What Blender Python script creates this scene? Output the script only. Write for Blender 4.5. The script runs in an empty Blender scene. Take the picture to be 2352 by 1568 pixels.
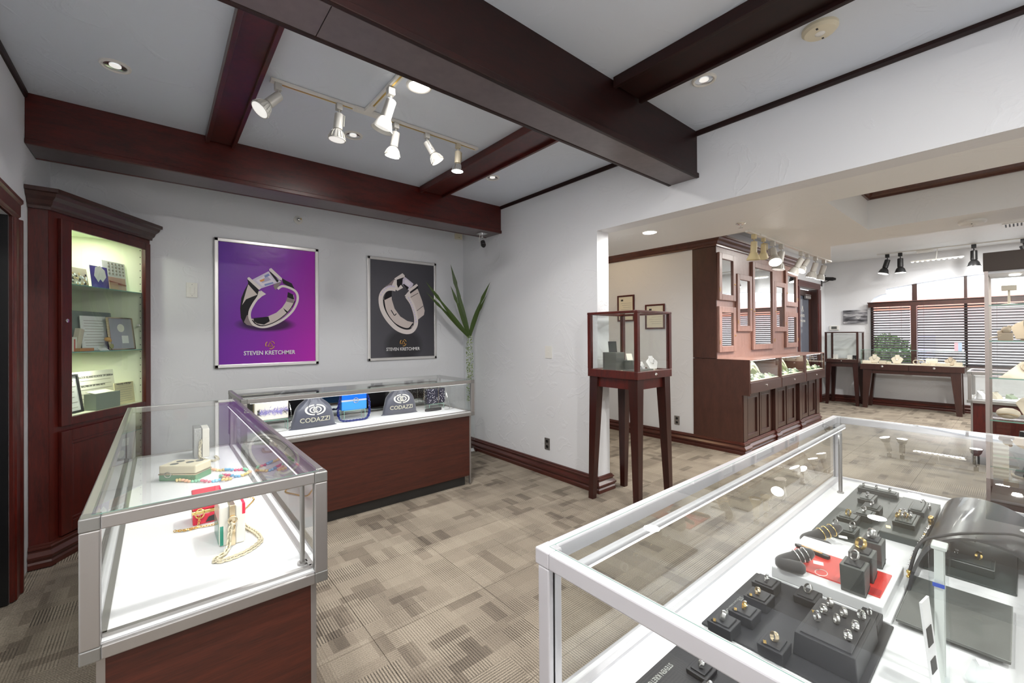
import bpy, math, random
from mathutils import Matrix, Vector
random.seed(7)
PI = math.pi
scene = bpy.context.scene
COL = scene.collection

# ------------------------------------------------------------------ camera, world, exposure
YAW, PITCH, ROLL = math.radians(39.81), math.radians(0.237), math.radians(0.358)
fw = Vector((math.sin(YAW)*math.cos(PITCH), math.cos(YAW)*math.cos(PITCH), math.sin(PITCH)))
rt0 = Vector((math.cos(YAW), -math.sin(YAW), 0)); dn0 = -rt0.cross(fw)
rt = math.cos(ROLL)*rt0 + math.sin(ROLL)*dn0; dn = -math.sin(ROLL)*rt0 + math.cos(ROLL)*dn0
cam = bpy.data.cameras.new('camera'); camo = bpy.data.objects.new('camera', cam); COL.objects.link(camo)
cam.sensor_width = 36; cam.lens = 975/2352*36; cam.shift_y = -18/2352; cam.clip_start = .02; cam.clip_end = 200
camo.matrix_world = Matrix(((rt.x, -dn.x, -fw.x, 0), (rt.y, -dn.y, -fw.y, 0), (rt.z, -dn.z, -fw.z, 1.425), (0, 0, 0, 1)))
scene.camera = camo
scene.view_settings.view_transform = 'Standard'; scene.view_settings.look = 'None'
scene.view_settings.exposure = 0.42; scene.view_settings.gamma = 1; scene.view_settings.use_curve_mapping = False
cy = scene.cycles
cy.transparent_max_bounces = 40; cy.max_bounces = 9; cy.diffuse_bounces = 5; cy.glossy_bounces = 5
cy.caustics_reflective = False; cy.caustics_refractive = False; cy.sample_clamp_indirect = 6; cy.sample_clamp_direct = 0
world = bpy.data.worlds.new('World'); scene.world = world; world.use_nodes = True
wn = world.node_tree; bgn = wn.nodes['Background']
bgn.inputs['Color'].default_value = (0.86, 0.93, 1.0, 1); bgn.inputs['Strength'].default_value = 2.8

def lamp(name, kind, loc, power, color=(1, 1, 1), size=.1, aim=None, spot=None, blend=.6, size_y=None):
    l = bpy.data.lights.new(name, kind); l.energy = power; l.color = color
    if kind == 'AREA':
        l.size = size; l.shape = 'DISK'
        if size_y: l.shape = 'RECTANGLE'; l.size_y = size_y
    elif kind == 'SPOT':
        l.spot_size = math.radians(spot or 110); l.spot_blend = blend; l.shadow_soft_size = size
    else: l.shadow_soft_size = size
    o = bpy.data.objects.new(name, l); COL.objects.link(o); o.location = loc
    if aim is not None:
        o.rotation_euler = (Vector(aim)-Vector(loc)).to_track_quat('-Z', 'Y').to_euler()
    return o

# first of each list is a seen downlight, the rest are added fill lamps
DOWN_FILL1 = [(1.20, 2.28, 20), (1.2, -.6, 34), (-.1, .6, 34), (2.3, -1.9, 26), (.3, -2.2, 30)]
for i, (x, y, p) in enumerate(DOWN_FILL1):
    lamp('downlight_and_fill', 'AREA', (x, y, 2.895), p, (1, .97, .93), .14, aim=(x, y, 0))
DOWN_FILL2 = [(3.47, 2.18, 12), (3.5, -.9, 22), (5.3, .9, 20), (5.3, -1.3, 26), (8.3, -.6, 40), (8.3, 1.0, 40), (9.8, .2, 30)]  # after the first, lamps without fixtures added to brighten this room
for (x, y, p) in DOWN_FILL2:
    z = 2.36 if x < 5.6 else 2.9
    lamp('downlight_and_fill', 'AREA', (x, y, z), p, (1, .97, .92), .14, aim=(x, y, 0))
lamp('corridor_glow', 'AREA', (4.3, 3.9, 2.9), 5, (1, .72, .42), .14, aim=(3.9, 3.4, 0))

# ------------------------------------------------------------------ materials
MATS = {}
def newmat(name):
    m = bpy.data.materials.new(name); m.use_nodes = True; MATS[name] = m
    return m, m.node_tree.nodes, m.node_tree.links, m.node_tree.nodes['Principled BSDF']
def plain(name, col, rough=.5, metal=0, coat=0, emit=None, estr=0, spec=None, bump=None, sheen=0):
    m, n, l, b = newmat(name)
    b.inputs['Base Color'].default_value = (*col, 1); b.inputs['Roughness'].default_value = rough
    b.inputs['Metallic'].default_value = metal; b.inputs['Coat Weight'].default_value = coat
    if spec is not None: b.inputs['Specular IOR Level'].default_value = spec
    if sheen: b.inputs['Sheen Weight'].default_value = sheen
    if emit: b.inputs['Emission Color'].default_value = (*emit, 1); b.inputs['Emission Strength'].default_value = estr
    if bump:
        t = n.new('ShaderNodeTexNoise'); t.inputs['Scale'].default_value = bump[0]; t.inputs['Detail'].default_value = 4
        g = n.new('ShaderNodeNewGeometry'); l.new(g.outputs['Position'], t.inputs['Vector'])
        bp = n.new('ShaderNodeBump'); bp.inputs['Strength'].default_value = bump[1]; bp.inputs['Distance'].default_value = bump[2]
        l.new(t.outputs['Fac'], bp.inputs['Height']); l.new(bp.outputs['Normal'], b.inputs['Normal'])
    return m
def srgb(r, g, b):
    f = lambda c: ((c/255+.055)/1.055)**2.4 if c > 10 else c/255/12.92
    return (f(r), f(g), f(b))
def ramp(n, stops):
    r = n.new('ShaderNodeValToRGB'); e = r.color_ramp.elements
    while len(e) < len(stops): e.new(.5)
    for k, (p, c) in enumerate(stops): e[k].position = p; e[k].color = (*c, 1)
    return r
def plaster(name, col, rough=.55):
    m, n, l, b = newmat(name)
    g = n.new('ShaderNodeNewGeometry')
    a = n.new('ShaderNodeTexNoise'); a.inputs['Scale'].default_value = 3.2; a.inputs['Detail'].default_value = 5; a.inputs['Distortion'].default_value = 1.2
    c = n.new('ShaderNodeTexNoise'); c.inputs['Scale'].default_value = 55; c.inputs['Detail'].default_value = 3
    v = n.new('ShaderNodeTexVoronoi'); v.feature = 'DISTANCE_TO_EDGE'; v.inputs['Scale'].default_value = 5
    for t in (a, c, v): l.new(g.outputs['Position'], t.inputs['Vector'])
    r1 = ramp(n, [(.55, (0, 0, 0)), (.6, (1, 1, 1)), (.63, (.2, .2, .2))]); l.new(a.outputs['Fac'], r1.inputs['Fac'])
    b1 = n.new('ShaderNodeBump'); b1.inputs['Strength'].default_value = .35; b1.inputs['Distance'].default_value = .004
    l.new(r1.outputs['Color'], b1.inputs['Height'])
    b2 = n.new('ShaderNodeBump'); b2.inputs['Strength'].default_value = .25; b2.inputs['Distance'].default_value = .0015
    l.new(c.outputs['Fac'], b2.inputs['Height']); l.new(b1.outputs['Normal'], b2.inputs['Normal'])
    l.new(b2.outputs['Normal'], b.inputs['Normal'])
    b.inputs['Base Color'].default_value = (*col, 1); b.inputs['Roughness'].default_value = rough
    return m
def wood(name, c1, c2, scale=(14, 14, 1.2), rough=.28, coat=.35, axis=None):
    m, n, l, b = newmat(name)
    g = n.new('ShaderNodeNewGeometry'); mp = n.new('ShaderNodeMapping'); mp.inputs['Scale'].default_value = scale
    l.new(g.outputs['Position'], mp.inputs['Vector'])
    t = n.new('ShaderNodeTexNoise'); t.inputs['Scale'].default_value = 3; t.inputs['Detail'].default_value = 8; t.inputs['Roughness'].default_value = .65
    l.new(mp.outputs['Vector'], t.inputs['Vector'])
    t2 = n.new('ShaderNodeTexNoise'); t2.inputs['Scale'].default_value = 22; t2.inputs['Detail'].default_value = 3
    l.new(mp.outputs['Vector'], t2.inputs['Vector'])
    mx = n.new('ShaderNodeMix'); mx.data_type = 'FLOAT'; mx.inputs[0].default_value = .35
    l.new(t.outputs['Fac'], mx.inputs[2]); l.new(t2.outputs['Fac'], mx.inputs[3])
    r = ramp(n, [(.3, c1), (.68, c2)]); l.new(mx.outputs[0], r.inputs['Fac'])
    l.new(r.outputs['Color'], b.inputs['Base Color'])
    b.inputs['Roughness'].default_value = rough; b.inputs['Coat Weight'].default_value = coat; b.inputs['Coat Roughness'].default_value = .3
    return m
def glass(name, tint=(.96, .985, .975), ior=1.5, gcol=(1, 1, 1)):
    m = bpy.data.materials.new(name); m.use_nodes = True; MATS[name] = m
    n, l = m.node_tree.nodes, m.node_tree.links; n.clear()
    out = n.new('ShaderNodeOutputMaterial'); tr = n.new('ShaderNodeBsdfTransparent'); gl = n.new('ShaderNodeBsdfGlossy')
    tr.inputs['Color'].default_value = (*tint, 1); gl.inputs['Roughness'].default_value = 0; gl.inputs['Color'].default_value = (*gcol, 1)
    fr = n.new('ShaderNodeFresnel'); fr.inputs['IOR'].default_value = ior
    ge = n.new('ShaderNodeNewGeometry'); mu = n.new('ShaderNodeMath'); mu.operation = 'MULTIPLY'
    inv = n.new('ShaderNodeMath'); inv.operation = 'SUBTRACT'; inv.inputs[0].default_value = 1
    l.new(ge.outputs['Backfacing'], inv.inputs[1]); l.new(fr.outputs['Fac'], mu.inputs[0]); l.new(inv.outputs[0], mu.inputs[1])
    mi = n.new('ShaderNodeMixShader'); l.new(mu.outputs[0], mi.inputs[0]); l.new(tr.outputs[0], mi.inputs[1]); l.new(gl.outputs[0], mi.inputs[2])
    l.new(mi.outputs[0], out.inputs['Surface'])
    return m
wallm = plaster('wall_plaster', (.775, .79, .82))
ceil1 = plaster('grey_blue_ceiling', (.70, .755, .84), .45)
ceil2 = plaster('white_ceiling', (.87, .885, .89), .5)
mahog = wood('mahogany', (.028, .004, .003), (.115, .011, .006), (10, 10, 1.2), .34, .15)
mahog_h = wood('mahogany_horizontal', (.028, .006, .005), (.10, .018, .010), (1.2, 1.2, 14))
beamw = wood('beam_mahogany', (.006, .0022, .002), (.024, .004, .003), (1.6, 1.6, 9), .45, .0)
beamlit = wood('spotlit_beam_mahogany', (.018, .003, .002), (.105, .010, .006), (1.6, 1.6, 9), .32, .1)  # lit copy of the beam wood, spotlight glow put into its redder colour
MATS['beam_mahogany'].node_tree.nodes['Principled BSDF'].inputs['Specular IOR Level'].default_value = .3
soffw = wood('soffit_sheen_wood', (.085, .062, .065), (.135, .102, .106), (1.2, 1.2, 6), .42, .3)  # grey reflected sheen of the beam undersides put into the wood colour
dark = wood('dark_walnut', (.028, .010, .008), (.062, .022, .016), (10, 10, 1.2), .3, .3)
lamin = wood('laminate_front', (.026, .006, .003), (.085, .016, .007), (1.0, 1.0, 16), .5, 0)
brownp = wood('brown_panel', (.050, .018, .012), (.085, .030, .020), (6, 6, 1.5), .4, .15)
alu = plain('brushed_aluminium', (.40, .385, .375), .36, .8)
alud = plain('aluminium_connector', (.30, .30, .29), .4, .8)
aluw = plain('pale_anodised_frame', (.58, .57, .60), .38, .3)
chrome = plain('chrome', (.82, .82, .82), .12, 1)
silver = plain('silver_metal', (.80, .79, .77), .14, 1)
gold = plain('gold_metal', (.95, .68, .25), .18, 1)
pgold = plain('pale_gold', (.80, .66, .45), .25, 1)
brass = plain('brass_conductor', (.62, .42, .12), .35, .9)
whitem = plain('white_enamel', (.80, .79, .75), .35)
creamm = plain('cream_enamel', (.74, .68, .52), .4)
whitep = plain('white_deck', (.76, .76, .775), .45)
blackm = plain('black_metal', (.012, .012, .013), .35)
kickm = plain('black_toe_kick', (.02, .019, .018), .5)
blackf = plain('black_leatherette', (.020, .020, .023), .5, bump=(400, .3, .001))
greyf = plain('grey_leatherette', (.10, .105, .10), .45, bump=(400, .3, .001))
greenf = plain('green_black_leatherette', (.035, .045, .043), .42, bump=(400, .3, .001))
velvet = plain('black_velvet', (.035, .034, .036), .9, sheen=.5)
trimgl = plain('piping_light', (.30, .31, .29), .4)
gl = glass('clear_glass', (.985, .993, .99)); glc = glass('case_top_glass', (.975, .99, .985), 1.6)
gledge = plain('green_glass_edge', (.20, .42, .34), .2, 0, .5)
mirror = plain('mirror', (.80, .82, .81), .02, 1)
mirrord = plain('grey_mirror', (.42, .44, .43), .04, 1)
cream = plain('cream_interior', (.78, .80, .62), .6)
paper = plain('paper', (.86, .84, .74), .7)
paperw = plain('white_paper', (.88, .88, .88), .6)
ivory = plain('ivory_leatherette', (.64, .57, .46), .55)
ivoryd = plain('tan_leatherette', (.45, .36, .26), .55)
inkm = plain('printed_black', (.03, .03, .03), .6)
redm = plain('red_print', (.62, .05, .04), .4)
bulb = plain('lit_bulb', (1, 1, 1), .3, emit=(1, .96, .88), estr=14)
bulbd = plain('dim_bulb', (.9, .9, .88), .3, emit=(1, .97, .92), estr=.45)
ledm = plain('led_strip', (1, 1, 1), .3, emit=(1, 1, 1), estr=1.6)
leafm = plain('dark_leaf', (.045, .085, .012), .35, bump=(90, .2, .002))
crystal = plain('crystal', (.9, .9, .95), .03, 0); crystal.node_tree.nodes['Principled BSDF'].inputs['Transmission Weight'].default_value = .6
MP = {'wall': wallm}

def carpet_mat():
    m, n, l, b = newmat('carpet_tile_pile')
    g = n.new('ShaderNodeNewGeometry')
    def cell(sx, sy, off):
        mp = n.new('ShaderNodeMapping'); mp.inputs['Scale'].default_value = (1/sx, 1/sy, 1); mp.inputs['Location'].default_value = (off, off*.7, 0)
        l.new(g.outputs['Position'], mp.inputs['Vector'])
        s = n.new('ShaderNodeVectorMath'); s.operation = 'MULTIPLY'; s.inputs[1].default_value = (1, 1, 0); l.new(mp.outputs[0], s.inputs[0])
        f = n.new('ShaderNodeVectorMath'); f.operation = 'FLOOR'; l.new(s.outputs[0], f.inputs[0])
        w = n.new('ShaderNodeTexWhiteNoise'); w.noise_dimensions = '3D'; l.new(f.outputs[0], w.inputs['Vector'])
        return w.outputs['Value']
    def math_(op, a, c, clamp=False):
        k = n.new('ShaderNodeMath'); k.operation = op; k.use_clamp = clamp
        for i, v in enumerate((a, c)):
            if isinstance(v, (int, float)): k.inputs[i].default_value = v
            else: l.new(v, k.inputs[i])
        return k.outputs[0]
    A = cell(.203, .061, 31.3); Bc = cell(.0763, .1525, 17.1); Cc = cell(.61, .1525, 5.7); Dd = cell(.1525, .305, 2.3); S = cell(.1525, .1525, 9.9)
    # dark rectangles are rare, mid tones common
    d1 = math_('GREATER_THAN', A, .90); d2 = math_('GREATER_THAN', Bc, .91)
    md = math_('ADD', math_('MULTIPLY', Cc, .22), math_('ADD', math_('MULTIPLY', Dd, .26), math_('MULTIPLY', S, .16)))
    dk = math_('MULTIPLY', math_('MAXIMUM', d1, d2), .30)
    tone = math_('SUBTRACT', math_('ADD', md, .34), dk, True)
    r = ramp(n, [(0, srgb(78, 70, 62)), (.35, srgb(118, 108, 96)), (.7, srgb(143, 133, 119)), (1, srgb(158, 148, 133))]); l.new(tone, r.inputs['Fac'])
    # loop rows, direction turned per block
    sp = n.new('ShaderNodeSeparateXYZ'); l.new(g.outputs['Position'], sp.inputs[0])
    P_ = 2*PI/.0125; Q_ = 2*PI/.0105
    fx = math_('SINE', math_('MULTIPLY', sp.outputs['X'], P_), 0); fy = math_('SINE', math_('MULTIPLY', sp.outputs['Y'], P_), 0)
    gx = math_('SINE', math_('MULTIPLY', sp.outputs['X'], Q_), 0); gy = math_('SINE', math_('MULTIPLY', sp.outputs['Y'], Q_), 0)
    ra = math_('SUBTRACT', math_('MINIMUM', fx, math_('ADD', math_('MULTIPLY', gy, .5), .55)), .1)
    rb = math_('SUBTRACT', math_('MINIMUM', fy, math_('ADD', math_('MULTIPLY', gx, .5), .55)), .1)
    sel = math_('GREATER_THAN', cell(.305, .305, 3.1), .5)
    mx = n.new('ShaderNodeMix'); mx.data_type = 'FLOAT'; l.new(sel, mx.inputs[0]); l.new(ra, mx.inputs[2]); l.new(rb, mx.inputs[3])
    nz = n.new('ShaderNodeTexNoise'); nz.inputs['Scale'].default_value = 190; nz.inputs['Detail'].default_value = 2; l.new(g.outputs['Position'], nz.inputs['Vector'])
    strength = math_('ADD', math_('MULTIPLY', cell(.1525, .1525, 7.7), .62), .10)
    rows = math_('MULTIPLY', mx.outputs[0], strength)
    val = math_('ADD', math_('ADD', rows, 1.12), math_('MULTIPLY', math_('SUBTRACT', nz.outputs['Fac'], .5), 1.3))
    mc = n.new('ShaderNodeVectorMath'); mc.operation = 'SCALE'; l.new(r.outputs['Color'], mc.inputs[0]); l.new(val, mc.inputs['Scale'])
    l.new(mc.outputs[0], b.inputs['Base Color']); b.inputs['Roughness'].default_value = .95
    bp = n.new('ShaderNodeBump'); bp.inputs['Strength'].default_value = .5; bp.inputs['Distance'].default_value = .003
    l.new(val, bp.inputs['Height']); l.new(bp.outputs['Normal'], b.inputs['Normal'])
    return m
carpet = carpet_mat()
# ------------------------------------------------------------------ mesh helpers
I4 = Matrix.Identity(4)
def TR(x=0, y=0, z=0, rz=0, rx=0, ry=0):
    return Matrix.Translation((x, y, z)) @ Matrix.Rotation(rz, 4, 'Z') @ Matrix.Rotation(ry, 4, 'Y') @ Matrix.Rotation(rx, 4, 'X')
def XB(o, u, v, w):   # matrix from origin and three axes
    u, v, w = Vector(u), Vector(v), Vector(w)
    return Matrix(((u.x, v.x, w.x, o[0]), (u.y, v.y, w.y, o[1]), (u.z, v.z, w.z, o[2]), (0, 0, 0, 1)))
def aimz(p, d):       # local +Z along d
    return Matrix.Translation(p) @ Vector(d).to_track_quat('Z', 'Y').to_matrix().to_4x4()
class M:
    def __init__(s, T=None): s.v = []; s.f = []; s.mi = []; s.T = T or I4
    def add(s, vs, fs, mi=0):
        k = len(s.v); s.v += [tuple(s.T @ Vector(p)) for p in vs]
        flip = s.T.to_3x3().determinant() < 0
        for f in fs:
            f = [i+k for i in f]
            if flip: f.reverse()
            s.f.append(f); s.mi.append(mi)
        return s
    def box(s, x0, y0, z0, x1, y1, z1, mi=0):
        x0, x1 = min(x0, x1), max(x0, x1); y0, y1 = min(y0, y1), max(y0, y1); z0, z1 = min(z0, z1), max(z0, z1)
        return s.add([(x0,y0,z0),(x1,y0,z0),(x1,y1,z0),(x0,y1,z0),(x0,y0,z1),(x1,y0,z1),(x1,y1,z1),(x0,y1,z1)],
                     [(0,3,2,1),(4,5,6,7),(0,1,5,4),(1,2,6,5),(2,3,7,6),(3,0,4,7)], mi)
    def prism(s, poly, z0, z1, mi=0):
        a = sum(poly[i][0]*poly[(i+1) % len(poly)][1]-poly[(i+1) % len(poly)][0]*poly[i][1] for i in range(len(poly)))
        if a < 0: poly = poly[::-1]
        n = len(poly)
        return s.add([(x, y, z0) for x, y in poly]+[(x, y, z1) for x, y in poly],
                     [tuple(range(n-1, -1, -1)), tuple(range(n, 2*n))]+[(i, (i+1) % n, n+(i+1) % n, n+i) for i in range(n)], mi)
    def loft(s, rings, cap=True, mi=0, closed=False):
        n = len(rings[0]); vs = [p for r in rings for p in r]; fs = []
        R = len(rings)
        for a in range(R if closed else R-1):
            b = (a+1) % R
            for i in range(n): fs.append((a*n+i, a*n+(i+1) % n, b*n+(i+1) % n, b*n+i))
        if cap and not closed: fs += [tuple(range(n-1, -1, -1)), tuple(range((R-1)*n, R*n))]
        return s.add(vs, fs, mi)
    def lathe(s, prof, n=24, mi=0, cap=True):   # prof [(r,z)] upward
        rings = [[(r*math.cos(2*PI*i/n), r*math.sin(2*PI*i/n), z) for i in range(n)] for r, z in prof]
        return s.loft(rings, cap, mi)
    def tube(s, pts, r, n=8, closed=False, mi=0):
        pts = [Vector(p) for p in pts]; N = len(pts); rings = []
        up = Vector((0, 0, 1)); prev = None
        for i in range(N):
            if closed: d = pts[(i+1) % N]-pts[i-1]
            else: d = pts[min(i+1, N-1)]-pts[max(i-1, 0)]
            d.normalize()
            if prev is None:
                a = d.cross(up)
                if a.length < .05: a = d.cross(Vector((1, 0, 0)))
            else: a = prev-d*prev.dot(d)
            a.normalize(); prev = a; b = d.cross(a)
            rr = r[i] if isinstance(r, (list, tuple)) else r
            rings.append([tuple(pts[i]+a*(rr*math.cos(2*PI*k/n))+b*(rr*math.sin(2*PI*k/n))) for k in range(n)])
        return s.loft(rings, not closed, mi, closed)
    def ball(s, c, r, n=10, m=6, mi=0, sc=(1, 1, 1)):
        rings = []
        for j in range(1, m):
            t = PI*j/m
            rings.append([(c[0]+sc[0]*r*math.sin(t)*math.cos(2*PI*i/n), c[1]+sc[1]*r*math.sin(t)*math.sin(2*PI*i/n), c[2]-sc[2]*r*math.cos(t)) for i in range(n)])
        return s.loft(rings, True, mi)
    def sweep(s, prof, path, closed=False, mi=0):  # prof [(out,z)], out is to the right of the path
        P = [Vector((p[0], p[1])) for p in path]; N = len(P); rings = []
        for i in range(N):
            d1 = (P[i]-P[i-1]).normalized() if (i > 0 or closed) else None
            d2 = (P[(i+1) % N]-P[i]).normalized() if (i < N-1 or closed) else None
            d1 = d1 or d2; d2 = d2 or d1
            n1 = Vector((d1.y, -d1.x)); n2 = Vector((d2.y, -d2.x)); mm = n1+n2; mm = mm/(mm.dot(n1))
            rings.append([(P[i].x+mm.x*o, P[i].y+mm.y*o, z) for o, z in prof])
        return s.loft(rings, True, mi, closed)
def rootmat(p):
    while p.parent is not None: p = p.parent
    return p.matrix_basis
def obj(name, m, mats, parent=None, smooth=None, bevel=0, local=False, label=None, wn_=False):
    me = bpy.data.meshes.new(name); vs = m.v
    org = None
    if parent is not None:
        if not local:
            inv = rootmat(parent).inverted(); vs = [tuple(inv @ Vector(p)) for p in vs]
    elif not local:
        xs, ys, zs = zip(*vs); org = Vector(((min(xs)+max(xs))/2, (min(ys)+max(ys))/2, min(zs))); vs = [tuple(Vector(p)-org) for p in vs]
    me.from_pydata(vs, [], m.f)
    mats = mats if isinstance(mats, (list, tuple)) else [mats]
    for k in mats: me.materials.append(k)
    if len(mats) > 1: me.polygons.foreach_set('material_index', m.mi)
    me.validate(); me.update()
    o = bpy.data.objects.new(name, me); COL.objects.link(o)
    if parent is not None: o.parent = parent
    elif org is not None: o.location = org
    if smooth is not None:
        me.polygons.foreach_set('use_smooth', [True]*len(me.polygons)); me.set_sharp_from_angle(angle=math.radians(smooth))
    if bevel:
        b = o.modifiers.new('bevel', 'BEVEL'); b.width = bevel; b.segments = 2; b.limit_method = 'ANGLE'; b.angle_limit = math.radians(40)
    if label: o['label'] = label
    return o
def tag(o, label, cat, group=None, kind=None):
    o['label'] = label; o['category'] = cat
    if group: o['group'] = group
    if kind: o['kind'] = kind
    return o
def thing(name, label, cat, loc=(0, 0, 0), rz=0, group=None):
    o = bpy.data.objects.new(name, None); COL.objects.link(o); o.empty_display_size = .05
    o.location = loc; o.rotation_euler = (0, 0, rz)
    return tag(o, label, cat, group)
def struct(name, m, mats, parent=None, **k):
    o = obj(name, m, mats, parent, **k)
    if parent is None: o['kind'] = 'structure'
    return o
def copy_thing(t, loc, rz, label, group=None):
    r = t.copy(); COL.objects.link(r); r.location = loc; r.rotation_euler = (0, 0, rz); r['label'] = label
    if group: r['group'] = group
    def rec(a, b):
        for ch in list(a.children):
            if ch == b: continue
            c = ch.copy(); COL.objects.link(c); c.parent = b; rec(ch, c)
    rec(t, r)
    return r
def text_obj(name, s, size, mat, T, parent=None, ext=.0004, align='CENTER', font_scale_x=1.0, label=None, local=False):
    cu = bpy.data.curves.new(name, 'FONT'); cu.body = s; cu.size = size; cu.align_x = align; cu.extrude = ext; cu.resolution_u = 3; cu.offset = size*.012
    tmp = bpy.data.objects.new('t', cu); COL.objects.link(tmp)
    dg = bpy.context.evaluated_depsgraph_get(); me = bpy.data.meshes.new_from_object(tmp.evaluated_get(dg))
    COL.objects.unlink(tmp); bpy.data.objects.remove(tmp); bpy.data.curves.remove(cu)
    T = T @ Matrix.Scale(font_scale_x, 4, (1, 0, 0))
    if parent is not None and not local: T = rootmat(parent).inverted() @ T
    me.transform(T); me.materials.clear(); me.materials.append(mat)
    o = bpy.data.objects.new(name, me); COL.objects.link(o)
    if parent is not None: o.parent = parent
    if label: o['label'] = label
    return o
# ------------------------------------------------------------------ setting
fl = struct('floor', M().box(-.9, -3.2, -.16, 11.3, 5.5, -.008), carpet)
tile_me = None; TW_, TH_ = .636, .640
for ix in range(-2, 17):
    for iy in range(-8, 6):
        x, y = .774+ix*TW_, 1.953+iy*TH_
        a0, b0, a1, b1 = max(x, -.62), max(y, -3.05), min(x+TW_, 11.0), min(y+TH_, 5.2)
        if a1-a0 < .02 or b1-b0 < .02 or (x > 5.4 and y > 2.7): continue
        full = abs(a1-a0-TW_)+abs(b1-b0-TH_) < 1e-4
        if full and tile_me: tile = bpy.data.objects.new('carpet_tile', tile_me); COL.objects.link(tile); tile.parent = fl
        else:
            w_, h_ = a1-a0, b1-b0; e = .0008
            m = M().add([(e,e,-.008),(w_-e,e,-.008),(w_-e,h_-e,-.008),(e,h_-e,-.008),(e*1.6,e*1.6,0),(w_-e*1.6,e*1.6,0),(w_-e*1.6,h_-e*1.6,0),(e*1.6,h_-e*1.6,0)],
                        [(0,3,2,1),(4,5,6,7),(0,1,5,4),(1,2,6,5),(2,3,7,6),(3,0,4,7)])
            tile = obj('carpet_tile', m, carpet, fl, local=True)
            if full: tile_me = tile.data
        tile.location = Vector((a0, b0, 0))-fl.location
struct('wall_back', M().box(-.82, 4.66, 0, 3.225, 4.86, 2.92), wallm)
# left wall with the doorway
dy0, dy1, dz = 2.42, 3.50, 2.09
struct('wall_left', M().box(-.82, dy1, 0, -.62, 4.66, 2.92).box(-.82, -3.05, 0, -.62, dy0, 2.92).box(-.82, dy0, dz, -.62, dy1, 2.92), wallm)
struct('wall_right', M().box(3.06, 2.46, 0, 3.225, 5.2, 2.92).box(3.06, -2.6, 2.37, 3.225, 2.46, 2.92).box(3.06, -3.05, 0, 3.225, -2.6, 2.92), wallm)
struct('wall_near', M().box(-.82, -3.25, 0, 11.2, -3.05, 2.92), wallm)
struct('wall_certificates', M().box(5.3, 2.69, 0, 5.45, 5.2, 2.92), wallm)
struct('wall_corridor_end', M().box(3.06, 5.2, 0, 5.45, 5.35, 2.92), wallm)
ex0, ex1, ez = 9.36, 10.50, 2.33
struct('wall_far', M().box(5.45, 2.7, 0, ex0, 2.85, 2.92).box(ex1, 2.7, 0, 11.2, 2.85, 2.92).box(ex0, 2.7, ez, ex1, 2.85, 2.92), wallm)
# window wall with an arched opening
wy1, wy0 = 1.94, -1.72; ws = .81
arch = [(1.94, 2.00), (1.93, 2.06), (1.88, 2.13), (1.80, 2.18), (1.70, 2.20), (1.70, 2.29)]
for i in range(0, 13):
    t = i/12; yy = 1.70+(.11-1.70)*t; arch.append((yy, 2.29+.16*math.sin(PI/2*t)))
arch = arch + [(2*.11-y, z) for y, z in reversed(arch[:-1])]
toprail = M(XB((11, 0, 0), (0, 1, 0), (0, 0, 1), (1, 0, 0)))
mm = M(XB((11, 0, 0), (0, 1, 0), (0, 0, 1), (1, 0, 0)))
for i in range(len(arch)-1):     # wall above the arch, in strips
    (ya, za), (yb, zb) = arch[i], arch[i+1]
    if abs(ya-yb) > 1e-4: mm.prism([(ya, za), (yb, zb), (yb, 2.92), (ya, 2.92)], 0, .2)
mm.prism([(2.85, 0), (1.94, 0), (1.94, 2.92), (2.85, 2.92)], 0, .2).prism([(-1.72, 0), (-3.05, 0), (-3.05, 2.92), (-1.72, 2.92)], 0, .2)
mm.prism([(1.94, 0), (-1.72, 0), (-1.72, ws), (1.94, ws)], 0, .2)
struct('wall_window', mm, wallm)
struct('ceiling', M().box(-.82, -3.25, 2.92, 3.06, 4.86, 3.05), ceil1)
c2 = M().box(3.06, -3.25, 2.92, 11.2, 5.35, 3.05)
struct('ceiling_sales_room', c2, ceil2)
lo = [(3.225, .89), (5.62, .89), (5.62, 1.32), (6.9, 1.62), (4.18, 1.62), (4.18, 5.2), (3.225, 5.2)]
s_ = M().prism(lo, 2.37, 2.919).box(3.225, -3.05, 2.37, 3.69, .89, 2.919).box(4.98, -3.05, 2.37, 5.62, .89, 2.919).box(3.69, -3.05, 2.37, 4.98, -1.8, 2.919).box(3.69, -1.8, 2.76, 4.98, .89, 2.919)
struct('ceiling_soffit', s_, ceil2)

# trims
crown_p = [(0, 0), (.018, 0), (.02, .018), (.034, .03), (.045, .055), (.07, .075), (.078, .095), (.095, .10), (.095, .125), (0, .125)]
def crownz(z, k=1.0): return [(a*k, z+b*k) for a, b in crown_p]
base_p = [(0, 0), (.026, 0), (.026, .03), (.020, .042), (.030, .062), (.030, .075), (.014, .098), (.014, .108), (.020, .114), (.020, .122), (.012, .128), (.012, .136), (.004, .142), (0, .142)]
def bp_(k=1.0): return [(a*k, b*k) for a, b in base_p]
BP = [(a*1.4, b) for a, b in base_p]
struct('trim_1', M().sweep([(0, 2.885), (.012, 2.885), (.016, 2.90), (.016, 2.92), (0, 2.92)], [(3.06, 4.66), (3.06, -3.05)]), beamw)
struct('trim_2', M().sweep([(0, 2.885), (.012, 2.885), (.016, 2.90), (.016, 2.92), (0, 2.92)], [(-.62, -3.05), (-.62, 3.85)]), beamw)
struct('trim_3', M().sweep([(0, 2.885), (.012, 2.885), (.016, 2.90), (.016, 2.92), (0, 2.92)], [(-.62, 4.66), (3.06, 4.66)]), beamw)
struct('trim_4', M().sweep(crownz(2.635), [(3.69, .89), (4.98, .89), (4.98, -1.8), (3.69, -1.8)], closed=True), wood('crown_wood', (.045, .014, .008), (.13, .04, .022), (4, 4, 4)))
crw = MATS['crown_wood']
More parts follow.
